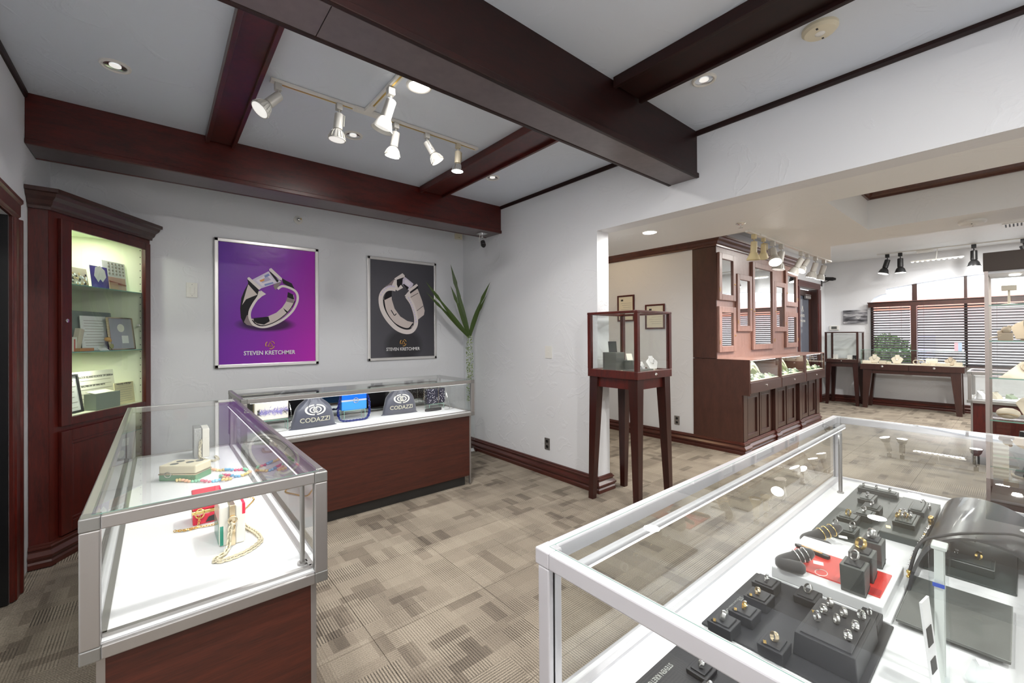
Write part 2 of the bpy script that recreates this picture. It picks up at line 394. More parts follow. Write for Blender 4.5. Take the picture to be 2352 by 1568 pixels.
struct('trim_5', M().sweep(crownz(2.515), [(5.3, 5.2), (5.3, 2.69)]), crw)
struct('baseboard_right', M().sweep(BP, [(3.06, 4.66), (3.06, 2.46), (3.225, 2.46), (3.225, 5.2)]), mahog_h)
struct('baseboard_back', M().sweep(BP, [(-.05, 4.66), (3.02, 4.66)]), mahog_h)
struct('baseboard_left', M().sweep(BP, [(-.62, -3.0), (-.62, dy0-.13)]), mahog_h)
struct('baseboard_certificates', M().sweep(BP, [(5.3, 5.2), (5.3, 2.13)]), mahog_h)
struct('baseboard_far', M().sweep(BP, [(8.4, 2.7), (9.25, 2.7)]).sweep(BP, [(10.62, 2.7), (11, 2.7), (11, -2.9)]), mahog_h)

# beams of the coffered ceiling
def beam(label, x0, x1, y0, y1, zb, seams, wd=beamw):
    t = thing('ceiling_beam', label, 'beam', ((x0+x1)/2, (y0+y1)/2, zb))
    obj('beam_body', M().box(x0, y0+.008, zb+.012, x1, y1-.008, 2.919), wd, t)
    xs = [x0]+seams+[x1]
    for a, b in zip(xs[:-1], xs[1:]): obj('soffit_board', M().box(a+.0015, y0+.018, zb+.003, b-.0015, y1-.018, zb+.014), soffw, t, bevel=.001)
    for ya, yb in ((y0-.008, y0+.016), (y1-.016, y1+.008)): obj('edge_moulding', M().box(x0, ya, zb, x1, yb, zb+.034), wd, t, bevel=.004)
    return t
beam('wide dark wooden ceiling beam running above the framed ring posters', -.618, 3.058, 3.85, 4.15, 2.605, [1.95], beamlit)
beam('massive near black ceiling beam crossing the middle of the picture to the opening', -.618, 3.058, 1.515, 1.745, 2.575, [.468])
def crossbeam(label, x0, x1, y0, y1):
    t = thing('cross_beam', label, 'beam', ((x0+x1)/2, (y0+y1)/2, 2.86))
    obj('beam_panel', M().box(x0+.02, y0, 2.882, x1-.02, y1, 2.919), beamw, t)
    for a, b in ((x0, x0+.024), (x1-.024, x1)): obj('edge_moulding', M().box(a, y0, 2.858, b, y1, 2.919), beamw, t, bevel=.003)
beamw_, beamw = beamw, beamlit
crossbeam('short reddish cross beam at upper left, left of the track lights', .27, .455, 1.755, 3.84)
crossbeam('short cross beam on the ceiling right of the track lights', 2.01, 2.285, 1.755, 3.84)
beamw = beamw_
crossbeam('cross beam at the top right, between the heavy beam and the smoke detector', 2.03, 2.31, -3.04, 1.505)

# doorway at the far left: casing and flat black panel in the opening
d = struct('door_1', M().box(-.80, dy0+.01, .004, -.76, dy1-.01, dz-.005), plain('black_doorway', (.006, .0065, .008), .35))
cas = [(0, 0), (.012, 0), (.016, .02), (.026, .03), (.026, .085), (.034, .095), (.034, .115), (0, .115)]
def casing(name, parent, O, U, W, h, w, mat, cw=.115):   # O lower-left of opening, U along width, W out of the wall
    O, U, W = Vector(O), Vector(U), Vector(W)
    for sgn, off in ((-1, 0), (1, w)):
        mm = M(XB(O+U*off, U*sgn, W, (0, 0, 1))); mm.prism([(0, 0), (0, .016), (.012, .018), (.02, .026), (cw-.03, .026), (cw-.02, .036), (cw, .036), (cw, 0)], 0, h+cw*.0)
        obj(name, mm, mat, parent, bevel=.002)
    mm = M(XB(O+Vector((0, 0, h)), (0, 0, 1), W, U)); mm.prism([(0, 0), (0, .016), (.012, .018), (.02, .026), (cw-.03, .026), (cw-.02, .036), (cw, .036), (cw, 0)], -cw, w+cw)
    obj(name, mm, mat, parent, bevel=.002)
casing('door_casing', d, (-.62, dy0, 0), (0, 1, 0), (1, 0, 0), dz, dy1-dy0, mahog)
obj('door_jamb', M().box(-.80, dy1-.018, 0, -.62, dy1-.001, dz).box(-.80, dy0+.001, 0, -.62, dy0+.018, dz), MATS['black_doorway'], d)
# street door in the far wall
d = struct('door_2', M().box(ex0+.03, 2.815, .01, ex0+.13, 2.845, ez-.02).box(ex1-.13, 2.815, .01, ex1-.03, 2.845, ez-.02).box(ex0+.13, 2.815, ez-.14, ex1-.13, 2.845, ez-.02).box(ex0+.13, 2.815, .01, ex1-.13, 2.845, .22), dark)
casing('door_casing', d, (ex0, 2.7, 0), (1, 0, 0), (0, -1, 0), ez, ex1-ex0, mahog)
obj('door_jamb', M().box(ex1-.028, 2.7, 0, ex1-.001, 2.85, ez).box(ex0+.001, 2.7, 0, ex0+.028, 2.85, ez), dark, d)
obj('door_pane', M().box(ex0+.13, 2.825, .22, ex1-.13, 2.835, ez-.14), plain('dusk_door_glass', (.16, .18, .23), .08, 0, .6), d)
obj('door_closer', M().box(10.0, 2.76, 2.13, 10.3, 2.80, 2.19).box(9.95, 2.75, 2.20, 10.28, 2.765, 2.215), alu, d, bevel=.006)
for s_t, z, sz in (('STEVEN', 1.76, .075), ('KRETCHMER', 1.66, .06)):
    text_obj('door_lettering', s_t, sz, whitem, XB((9.98, 2.823, z), (-1, 0, 0), (0, 0, 1), (0, 1, 0)), d)
obj('door_emblem', M().tube([(9.98+.06*math.cos(a), 2.823, 1.91+.07*math.sin(a)) for a in (PI/2, PI/2+2.1, PI/2+4.2)], .006, 6, True), whitem, d)

# window with frame, panes, valance and wooden blinds
w = struct('window_1', M().box(11.03, 1.26, ws, 11.11, 1.33, 2.42).box(11.03, .61, ws, 11.11, .65, 2.45).box(11.03, -.75, ws, 11.11, -.71, 2.45)
           .box(11.03, 1.90, ws, 11.11, 1.938, 2.0).box(11.03, -1.718, ws, 11.11, -1.68, 2.0).box(11.03, -1.718, ws, 11.11, 1.938, ws+.04), dark)
for a, b, h in ((1.33, 1.90, 2.3), (.65, 1.26, 2.4), (-.71, .61, 2.45), (-1.68, -.75, 2.3)):
    obj('window_pane', M().box(11.065, a, ws+.04, 11.072, b, h), gl, w)
obj('window_sill', M().box(10.94, wy0-.04, ws-.04, 11.02, wy1+.03, ws), whitem, w, bevel=.005)
bl = thing('window_blind', 'dark brown wooden slat blind across the arched window', 'blind', (10.93, .1, .81))
obj('valance', M().box(10.90, wy0-.02, 1.935, 10.955, wy1+.02, 2.03).box(10.885, wy0-.03, 2.018, 10.96, wy1+.03, 2.035), dark, bl, bevel=.003)
obj('blind_post', M().box(10.90, 1.255, .80, 10.955, 1.335, 1.94), dark, bl)
slat_m = {}; slatm = plain('dark_slat', (.022, .010, .007), .45)
for a, b in ((1.915, 1.345), (1.245, -.72)):
    for i in range(23):
        z = .86+i*.0475
        key = (a, b)
        if key not in slat_m:
            o = obj('slat', M(TR(0, 0, 0, 0, 0, math.radians(-30))).box(-.025, b-.1, -.003, .025, a-.1, .003), slatm, bl, local=True); slat_m[key] = o.data
        else:
            o = bpy.data.objects.new('slat', slat_m[key]); COL.objects.link(o); o.parent = bl
        o.location = (0, 0, z-.81)
    obj('bottom_rail', M().box(10.905, b, .815, 10.955, a, .832), dark, bl)
    for yy in (a-.09, b+.12, (a+b)/2): obj('lift_cord', M().tube([(10.903, yy, .82), (10.903, yy, 1.94)], .0018, 5), dark, bl)
# ------------------------------------------------------------------ street outside the window
tag(obj('street_ground', M().box(11.35, -14, -.35, 40, 14, -.25), plain('pale_paving', (.72, .72, .74), .8)), 'sunlit pale paving outside the shop window', 'pavement')['kind'] = 'structure'
bd = thing('white_building', 'white building with a red awning across the street, behind the blind', 'building', (19, -1, -.25))
obj('wall', M().box(19, -12, -.25, 22, 4.6, 2.75), plain('sunlit_stucco', (.9, .9, .92), .8), bd)
obj('awning', M().add([(17.4, -12, 2.16), (17.4, 3.4, 2.16), (18.95, 3.4, 2.5), (18.95, -12, 2.5), (17.4, -12, 2.11), (17.4, 3.4, 2.11), (18.95, 3.4, 2.45), (18.95, -12, 2.45)],
    [(0,1,2,3)[::-1], (4,5,6,7), (0,4,5,1)[::-1], (3,2,6,7)[::-1], (0,3,7,4)[::-1], (1,5,6,2)[::-1]]), plain('red_awning', (.80, .22, .14), .7), bd)
obj('doorway', M().box(18.97, 1.75, -.2, 19.05, 2.15, 1.35), plain('blue_door', (.58, .60, .78), .6), bd)
bush = thing('street_bush', 'rounded green bush outside the left part of the window', 'bush', (12.6, 1.75, -.25))
obj('trunk', M().tube([(12.6, 1.75, -.25), (12.62, 1.77, .3), (12.6, 1.75, .8)], .04, 7), dark, bush)
lm = M(); rnd = random.Random(3)
for i in range(2600):
    u, v, r = rnd.random()*2*PI, math.acos(2*rnd.random()-1), .70*(rnd.random()**.25)
    c = Vector((12.6+r*math.sin(v)*math.cos(u)*.8, 1.93+r*math.sin(v)*math.sin(u)*.66, .90+r*math.cos(v)*.72))
    a = Vector((rnd.uniform(-1, 1), rnd.uniform(-1, 1), rnd.uniform(-1, 1))).normalized(); b_ = a.orthogonal().normalized()
    l_ = .045; lm.add([tuple(c-a*l_), tuple(c+b_*l_*.45), tuple(c+a*l_), tuple(c-b_*l_*.45)], [(0, 1, 2, 3)])
o = obj('foliage', lm, plain('bush_leaf', (.09, .17, .035), .5), bush); o['kind'] = 'stuff'

# ------------------------------------------------------------------ ceiling fittings, room 1
def downlight(x, y, z, label, lit=False, group='recessed ceiling downlights', r=.066):
    t = thing('recessed_downlight', label, 'ceiling light', (x, y, z-.012))
    obj('trim_ring', M(TR(x, y, z)).lathe([(r-.016, -.001), (r-.016, -.008), (r-.008, -.012), (r, -.008), (r+.002, 0)], 32, cap=False), whitem, t, smooth=40)
    obj('reflector', M(TR(x, y, z)).lathe([(r-.015, -.004), (r-.03, -.0015), (.02, -.0008)], 24, cap=False), chrome, t, smooth=60)
    obj('lamp_face', M(TR(x, y, z)).lathe([(r-.018 if lit else .026, -.004), (.001, -.006)], 20), bulb if lit else bulbd, t, smooth=60)
downlight(-.178, 3.176, 2.92, 'unlit chrome downlight at upper left, over the corner cabinet')
downlight(1.115, 3.166, 2.92, 'white downlight partly hidden behind the second track spotlight')
downlight(1.20, 2.29, 2.92, 'brightly glowing round downlight beside the short track branch', True, r=.075)
downlight(2.431, 3.191, 2.92, 'small chrome downlight right of the cross beam, near the poster corner')
downlight(2.464, 1.182, 2.92, 'chrome downlight between heavy beam and smoke detector')
downlight(2.50, .27, 2.92, 'downlight cut by the top edge, right of the smoke detector', True)
downlight(3.47, 2.18, 2.37, 'flat downlight in the low white ceiling just past the opening', True)
def detector(x, y, z, label, r=.075, h=.03, mat=creamm):
    t = thing('smoke_detector', label, 'smoke detector', (x, y, z-h))
    obj('housing', M(TR(x, y, z)).lathe([(.001, -h), (r*.5, -h), (r*.85, -h*.85), (r, -h*.45), (r*1.0, 0)], 32), mat, t, smooth=35)
    obj('dome', M(TR(x, y, z-h)).lathe([(.001, -.006), (r*.2, -.005), (r*.28, 0)], 18), whitem, t, smooth=60)
    obj('slot', M(TR(x, y, z-h)).box(-r*.7, -.004, -.001, -r*.55, .004, .006), blackm, t); obj('slot', M(TR(x, y, z-h)).box(r*.55, -.004, -.001, r*.7, .004, .006), blackm, t)
detector(2.49, .62, 2.92, 'round cream smoke detector on the dark grey ceiling, top right')
detector(5.30, .26, 2.37, 'white smoke detector on the low ceiling beside the raised recess', .085, .035, whitem)
# track with a T branch
tz = 2.918
t = thing('lighting_track', 'white T shaped lighting track on the grey ceiling', 'lighting track', (1.2, 2.76, tz))
obj('track_rail', M().box(.50, 2.745, tz-.018, 1.955, 2.783, tz), whitem, t, bevel=.002)
obj('track_rail', M().box(1.045, 2.15, tz-.018, 1.083, 2.745, tz), whitem, t, bevel=.002)
obj('track_joiner', M().box(.98, 2.741, tz-.021, 1.15, 2.787, tz).box(1.041, 2.66, tz-.021, 1.087, 2.742, tz), whitem, t, bevel=.002)
obj('conductor_slot', M().box(.56, 2.759, tz-.0195, .97, 2.769, tz-.017).box(1.16, 2.759, tz-.0195, 1.93, 2.769, tz-.017).box(1.059, 2.17, tz-.0195, 1.069, 2.65, tz-.017), brass, t)
headm = plain('head_enamel', (.52, .51, .48), .4)
def spothead(p, d, label, style, group, body=headm, s=1.0, lit=True, power=18, face=None, cat='spotlight'):
    """p on the track underside; d direction of the beam. styles: finned, cone, disc"""
    p = Vector(p); d = Vector(d).normalized()
    t = thing('track_spotlight', label, cat, tuple(p), 0, group)
    obj('track_adapter', M(TR(*p)).box(-.018*s, -.018*s, -.04*s, .018*s, .018*s, 0), body, t, bevel=.003*s)
    piv = p+Vector((0, 0, -.075*s)); side = d.cross(Vector((0, 0, 1)))
    if side.length < .1: side = Vector((1, 0, 0))
    side.normalize(); hb = piv+d*.03*s
    obj('yoke', M().tube([tuple(p+Vector((0, 0, -.038*s))), tuple(p+Vector((0, 0, -.055*s))), tuple(piv+side*.034*s+Vector((0, 0, .008*s))), tuple(hb+side*.034*s+d*.03*s)], .0045*s, 6), body, t, smooth=60)
    A = aimz(piv, d)
    obj('lamp_body', M(A).lathe([(.022*s, -.012*s), (.026*s, -.008*s), (.027*s, .085*s), (.022*s, .088*s)], 20), body, t, smooth=35)
    if style == 'cone':
        obj('shade', M(A).lathe([(.027*s, .085*s), (.034*s, .095*s), (.056*s, .150*s), (.054*s, .150*s), (.032*s, .097*s)], 28, cap=False), body, t, smooth=35)
        obj('lamp_face', M(A).lathe([(.045*s, .133*s), (.001, .135*s)], 20), face or bulbd, t)
    else:
        r1 = .052*s
        obj('reflector_bowl', M(A).lathe([(.018*s, .085*s), (.026*s, .092*s), (.040*s, .112*s), (r1-.004*s, .142*s), (r1, .150*s), (r1, .154*s), (r1-.004*s, .154*s)], 28), (silver if style == 'chrome' else body), t, smooth=35)
        if style == 'finned':
            fm = M()
            for i in range(16):
                fm.T = A @ Matrix.Rotation(2*PI*i/16, 4, 'Z')
                fm.add([(.026*s, -.0015*s, .090*s), (.042*s, -.0015*s, .110*s), (.055*s, -.0015*s, .146*s), (.051*s, -.0015*s, .146*s), (.038*s, -.0015*s, .112*s),
                        (.026*s, .0015*s, .090*s), (.042*s, .0015*s, .110*s), (.055*s, .0015*s, .146*s), (.051*s, .0015*s, .146*s), (.038*s, .0015*s, .112*s)],
                       [(0, 1, 2, 3, 4), (9, 8, 7, 6, 5), (0, 5, 6, 1), (1, 6, 7, 2), (2, 7, 8, 3), (3, 8, 9, 4), (4, 9, 5, 0)])
            obj('cooling_fins', fm, body, t)
        obj('lamp_face', M(A).lathe([(r1-.005*s, .1545*s), (.001, .156*s)], 24), face or (bulb if lit else bulbd), t)
    if lit and power:
        lamp('spot_beam', 'SPOT', tuple(piv+d*.17*s), power, (1, .95, .88), .03, aim=tuple(piv+d*2), spot=95, blend=.9)
    return t
headc = plain('head_cream', (.55, .49, .37), .4)
G = 'white track spotlights over the left showcases'
u0 = tz-.018
spothead((.54, 2.764, u0), (-.62, -.12, -.75), 'cream spotlight with vented shade at the left end of the T track', 'finned', G, headm, 1.0, True, 15, bulbd)
spothead((.885, 2.764, u0), (-.08, .05, -1), 'second white finned spotlight from the left on the T track', 'finned', G, headm, 1.0, True, 16, bulbd)
spothead((1.064, 2.39, u0), (-.25, .22, -1), 'white cone spotlight on the short branch of the T track', 'cone', G, headm, 1.15, True, 9)
spothead((1.268, 2.764, u0), (-.1, .2, -1), 'white finned spotlight just right of the T joint, lit below', 'finned', G, headm, 1.0, True, 18)
spothead((1.508, 2.764, u0), (.52, -.18, -.85), 'tilted spotlight with chrome fins and warm lit face', 'finned', G, headm, .95, True, 16, plain('warm_bulb', (1, 1, 1), .3, emit=(1, .86, .62), estr=9))
spothead((1.775, 2.764, u0), (-.02, .05, -1), 'cream spotlight with clear chrome bowl at the right end of the T track', 'chrome', G, headc, .92, True, 16)
# small fittings under the far beam
t = thing('round_sensor', 'small round chrome lamp sensor on the wall above the purple poster', 'sensor', (1.075, 4.64, 2.52))
obj('base_ring', M(XB((1.085, 4.659, 2.60), (1, 0, 0), (0, 0, 1), (0, -1, 0))).lathe([(.001, 0), (.042, 0), (.042, .008), (.03, .014), (.001, .014)], 24), whitem, t, smooth=40)
obj('lens', M().ball((1.085, 4.63, 2.60), .022, 16, 10), silver, t, smooth=80)
obj('amber_lens', M().ball((1.10, 4.622, 2.605), .010, 10, 8), brass, t, smooth=80)
t = thing('wall_sounder', 'small cream box high on the wall behind the end of the beam', 'alarm', (3.0, 4.64, 2.72))
obj('housing', M().box(2.93, 4.625, 2.67, 3.03, 4.659, 2.74), creamm, t, bevel=.006); obj('speaker_dot', M().box(2.975, 4.622, 2.685, 2.985, 4.626, 2.69), inkm, t)
t = thing('security_camera', 'small black security camera on a chrome stem under the beam end', 'camera', (2.87, 3.99, 2.42))
cx_, cy_ = 2.87, 3.97
obj('mounting_plate', M().box(cx_-.05, cy_-.05, 2.596, cx_+.05, cy_+.05, 2.604), chrome, t)
obj('stem', M(TR(cx_, cy_, 2.51)).lathe([(.008, 0), (.008, .03), (.014, .035), (.014, .05), (.009, .055), (.009, .086)], 14), chrome, t, smooth=40)
obj('camera_body', M(aimz((cx_+.01, cy_, 2.50), (-.25, -.5, -.6))).lathe([(.016, -.02), (.026, -.01), (.028, .055), (.022, .06), (.02, .075), (.012, .078), (.012, .07), (.001, .07)], 20), blackm, t, smooth=40)
obj('cable', M().tube([(cx_-.03, cy_, 2.59), (cx_-.04, cy_, 2.53), (cx_-.02, cy_+.01, 2.50)], .003, 6), whitem, t)

# ------------------------------------------------------------------ wall plates
t = thing('light_switch', 'white rocker light switch on the wall left of the purple poster', 'switch', (.23, 4.659, 1.78))
obj('plate', M().box(.188, 4.653, 1.775, .268, 4.660, 1.905), whitem, t, bevel=.003)
obj('rocker', M().box(.214, 4.649, 1.805, .244, 4.655, 1.868), whitem, t, bevel=.002); obj('screw', M().box(.226, 4.651, 1.885, .232, 4.654, 1.891), alu, t); obj('screw', M().box(.226, 4.651, 1.787, .232, 4.654, 1.793), alu, t)
tag(obj('blank_wall_plate', M().box(3.053, 3.04, 1.19, 3.060, 3.135, 1.315).box(3.0515, 3.08, 1.245, 3.054, 3.095, 1.26), whitem, bevel=.002), 'blank white cover plate on the wall between plant and pedestal case', 'wall plate')
def outlet(label, x, y, z):
    t = thing('wall_outlet', label, 'outlet', (x, y, z), 0)
    obj('plate', M().box(x-.006, y-.037, z, x, y+.037, z+.118), alu, t, bevel=.002)
    for dz_ in (.032, .085):
        obj('socket', M(XB((x-.0062, y, z+dz_), (0, 1, 0), (0, 0, 1), (-1, 0, 0))).lathe([(.016, 0), (.016, .002), (.001, .002)], 16), blackm, t)
outlet('steel duplex outlet with black sockets near the baseboard of the right wall', 3.06, 3.115, .255)
outlet('steel duplex outlet low on the wall behind the pedestal case', 5.30, 2.94, .225)

# ------------------------------------------------------------------ framed posters
ART_COL = dict(dark=plain('print_dark', (.018, .016, .02), .4), mid=plain('print_mid', (.30, .24, .25), .4), light=plain('print_light', (.72, .63, .60), .4),
    rim=plain('print_rim', (.85, .78, .76), .4), gem=plain('print_gem', (.72, .66, .80), .35), gem2=plain('print_gem_light', (.86, .80, .90), .35),
    gem3=plain('print_gem_mid', (.52, .48, .66), .35), blue=plain('print_blue', (.25, .30, .62), .35), orange=plain('print_orange', (.85, .38, .10), .35))
for _m in ART_COL.values(): _m.node_tree.nodes['Principled BSDF'].inputs['Specular IOR Level'].default_value = .15
printw = plain('print_white', (.9, .9, .9), .4); printg = plain('print_gold', (.80, .47, .13), .4)
def bgmat(name, stops, dirx, blob):
    m, n, l, b = newmat(name)
    tc = n.new('ShaderNodeTexCoord'); sp = n.new('ShaderNodeSeparateXYZ'); l.new(tc.outputs['Object'], sp.inputs[0])
    def mt(op, a, c):
        k = n.new('ShaderNodeMath'); k.operation = op
        for i, v in enumerate((a, c)):
            if isinstance(v, (int, float)): k.inputs[i].default_value = v
            else: l.new(v, k.inputs[i])
        return k.outputs[0]
    g = mt('ADD', mt('MULTIPLY', sp.outputs['X'], dirx[0]), mt('ADD', mt('MULTIPLY', sp.outputs['Z'], dirx[1]), dirx[2]))
    r = ramp(n, stops); l.new(g, r.inputs['Fac'])
    ex = mt('DIVIDE', mt('SUBTRACT', sp.outputs['X'], blob[0]), blob[2]); ez_ = mt('DIVIDE', mt('SUBTRACT', sp.outputs['Z'], blob[1]), blob[3])
    q = mt('ADD', mt('MULTIPLY', ex, ex), mt('MULTIPLY', ez_, ez_)); r2 = ramp(n, [(0, (blob[4],)*3), (.45, (blob[4],)*3), (1, (1, 1, 1))]); l.new(q, r2.inputs['Fac'])
    mx = n.new('ShaderNodeMix'); mx.data_type = 'RGBA'; mx.blend_type = 'MULTIPLY'; mx.inputs[0].default_value = 1
    l.new(r.outputs['Color'], mx.inputs[6]); l.new(r2.outputs['Color'], mx.inputs[7]); l.new(mx.outputs[2], b.inputs['Base Color'])
    b.inputs['Roughness'].default_value = .28; b.inputs['Specular IOR Level'].default_value = .3
    t_ = n.new('ShaderNodeTexNoise'); t_.inputs['Scale'].default_value = 5; t_.inputs['Distortion'].default_value = 1.5; l.new(tc.outputs['Object'], t_.inputs['Vector'])
    bp = n.new('ShaderNodeBump'); bp.inputs['Strength'].default_value = .3; bp.inputs['Distance'].default_value = .006; l.new(t_.outputs['Fac'], bp.inputs['Height']); l.new(bp.outputs['Normal'], b.inputs['Normal'])
    return m
ART1 = [
('dark','p',[(-0.179,0.193),(-0.21,0.127),(-0.235,0.053),(-0.244,-0.043),(-0.239,-0.131),(-0.218,-0.179),(-0.191,-0.199),(-0.135,-0.21),(-0.163,-0.162),(-0.173,-0.106),(-0.163,-0.049),(-0.134,0.017),(-0.106,0.068),(-0.083,0.122),(-0.183,0.225)]),
('mid','p',[(-0.17,-0.097),(-0.149,-0.154),(-0.135,-0.209),(-0.191,-0.196),(-0.215,-0.171),(-0.191,-0.106)]),
('light','p',[(-0.179,0.185),(-0.197,0.119),(-0.228,-0.011),(-0.197,0.043),(-0.148,0.07),(-0.104,0.092),(-0.162,0.162)]),
('dark','p',[(0.104,0.265),(0.145,0.243),(0.192,0.221),(0.219,0.162),(0.168,0.185),(0.115,0.215)]),
('light','p',[(0.157,0.133),(0.211,0.102),(0.215,0.05),(0.191,-0.028),(0.144,-0.089),(0.068,-0.158),(-0.006,-0.197),(-0.078,-0.198),(-0.128,-0.178),(-0.156,-0.138),(-0.078,-0.136),(-0.013,-0.11),(0.054,-0.075),(0.106,-0.022),(0.137,0.03),(0.153,0.081)]),
('dark','p',[(0.157,0.133),(0.203,0.11),(0.213,0.063),(0.183,0.062),(0.151,0.081)]),
('dark','p',[(-0.138,-0.133),(-0.013,-0.114),(-0.002,-0.159),(-0.05,-0.192),(-0.107,-0.182),(-0.135,-0.162)]),
('mid','p',[(0.151,0.081),(0.213,0.059),(0.207,0.024),(0.141,0.038)]),
('dark','p',[(0.114,-0.026),(0.156,-0.063),(0.144,-0.072),(0.129,-0.056)]),
('rim','l',[(-0.088,0.126),(-0.095,0.077),(-0.134,0.009),(-0.163,-0.057),(-0.17,-0.114),(-0.156,-0.162),(-0.128,-0.198),(-0.064,-0.215),(0.009,-0.199),(0.106,-0.145),(0.191,-0.062),(0.236,0.026),(0.245,0.095),(0.223,0.145),(0.168,0.176),(0.107,0.187),(0.066,0.157)],0.022),
('dark','l',[(-0.149,-0.15),(-0.107,-0.194),(-0.05,-0.202),(0.038,-0.167),(0.121,-0.102),(0.183,-0.028),(0.222,0.051)],0.008),
('rim','p',[(-0.077,0.135),(-0.033,0.101),(-0.067,0.078),(-0.099,0.044),(-0.085,0.094)]),
('mid','p',[(0.028,0.184),(0.047,0.145),(0.073,0.178),(0.107,0.244),(0.04,0.201)]),
('gem','p',[(-0.151,0.228),(-0.012,0.322),(0.096,0.23),(-0.084,0.149)]),
('gem2','p',[(-0.116,0.227),(-0.015,0.297),(0.047,0.223),(-0.066,0.177)]),
('gem3','p',[(-0.084,0.229),(-0.019,0.271),(0.01,0.241),(-0.063,0.206)]),
('blue','p',[(-0.048,0.277),(-0.012,0.301),(-0.001,0.281),(-0.041,0.257)]),
('orange','p',[(-0.088,0.229),(-0.048,0.248),(-0.048,0.228),(-0.077,0.215)]),
('dark','p',[(-0.004,0.314),(0.01,0.32),(0.077,0.237),(0.062,0.219)]),
('blue','p',[(-0.048,0.195),(0.025,0.221),(0.032,0.209),(-0.041,0.179)]),
('dark','p',[(-0.185,0.233),(-0.092,0.138),(-0.104,0.092),(-0.179,0.197)]),
('rim','p',[(-0.186,0.245),(-0.172,0.253),(-0.079,0.166),(-0.077,0.15),(-0.092,0.138),(-0.186,0.232)]),
('rim','p',[(-0.006,0.345),(0.011,0.355),(0.104,0.265),(0.104,0.246),(0.085,0.245),(-0.006,0.329)]),
]
ART2 = [
('light','p',[(0.157,0.282),(0.185,0.25),(0.241,0.116),(0.273,-0.003),(0.263,-0.055),(0.178,-0.117),(0.164,-0.058),(0.137,0.035),(0.073,0.142),(0.065,0.183)]),
('dark','l',[(0.087,0.149),(0.189,0.207)],0.006),
('dark','l',[(0.169,-0.008),(0.255,0.055)],0.006),
('light','p',[(-0.147,0.228),(-0.216,0.183),(-0.246,0.109),(-0.209,-0.043),(-0.132,-0.147),(-0.028,-0.212),(0.062,-0.224),(0.108,-0.203),(0.122,-0.148),(0.045,-0.132),(-0.044,-0.08),(-0.114,0.009),(-0.148,0.114),(-0.152,0.195)]),
('dark','p',[(-0.147,0.228),(-0.216,0.191),(-0.242,0.117),(-0.233,0.102),(-0.148,0.147)]),
('dark','l',[(-0.246,0.109),(-0.217,-0.027),(-0.132,-0.147),(-0.027,-0.208),(0.062,-0.22),(0.117,-0.16)],0.016),
('dark','l',[(-0.157,-0.009),(-0.132,-0.049),(-0.114,-0.069),(-0.093,-0.048)],0.01),
('rim','l',[(-0.1,0.235),(-0.147,0.241),(-0.207,0.231),(-0.254,0.189),(-0.279,0.123),(-0.271,0.027),(-0.23,-0.068),(-0.162,-0.156),(-0.08,-0.225),(0.017,-0.26),(0.099,-0.249),(0.15,-0.185),(0.157,-0.1),(0.137,-0.008),(0.1,0.084),(0.039,0.163)],0.052),
('mid','p',[(-0.19,0.282),(-0.121,0.349),(-0.112,0.321),(-0.156,0.273),(-0.232,0.255)]),
('rim','p',[(-0.115,0.345),(-0.086,0.348),(-0.007,0.258),(-0.078,0.216),(-0.121,0.246),(-0.156,0.24),(-0.147,0.277)]),
('dark','p',[(-0.086,0.348),(-0.006,0.383),(-0.025,0.303),(-0.069,0.25),(-0.086,0.29)]),
('gem','p',[(-0.011,0.362),(0.02,0.385),(0.125,0.314),(0.111,0.283),(0.051,0.233),(-0.016,0.295)]),
('gem2','p',[(0.011,0.351),(0.038,0.357),(0.093,0.311),(0.065,0.284),(0.011,0.322)]),
('dark','p',[(-0.011,0.295),(0.002,0.305),(0.065,0.267),(0.048,0.233)]),
('rim','p',[(-0.117,0.357),(-0.015,0.428),(0.012,0.405),(0.014,0.376),(-0.006,0.379),(-0.077,0.35),(-0.099,0.342)]),
('rim','p',[(0.065,0.225),(0.01,0.162),(0.064,0.141),(0.087,0.142),(0.083,0.209)]),
('dark','p',[(0.078,0.213),(0.185,0.292),(0.187,0.267),(0.083,0.193)]),
('rim','p',[(0.058,0.24),(0.167,0.317),(0.185,0.297),(0.076,0.212)]),
('gem','d',[(-0.279,0.162)],0.011),
('gem','d',[(-0.259,0.19)],0.011),
('gem','d',[(-0.24,0.215)],0.011),
('gem','d',[(-0.22,0.237)],0.011),
('gem','d',[(-0.201,0.252)],0.011),
('gem','d',[(-0.181,0.262)],0.011),
('gem','d',[(-0.161,0.266)],0.011),
('gem','d',[(-0.141,0.266)],0.011),
('gem','d',[(-0.121,0.263)],0.011),
('gem','d',[(0.06,0.141)],0.011),
('gem','d',[(0.073,0.113)],0.011),
('gem','d',[(0.087,0.086)],0.011),
('gem','d',[(0.099,0.058)],0.011),
('gem','d',[(0.11,0.03)],0.011),
('gem','d',[(0.121,0.002)],0.011),
('gem','d',[(0.13,-0.026)],0.011),
('gem','d',[(0.137,-0.054)],0.011),
('gem','d',[(0.144,-0.082)],0.011),
('gem','d',[(0.149,-0.11)],0.011),
('gem','d',[(0.155,-0.139)],0.011),
]

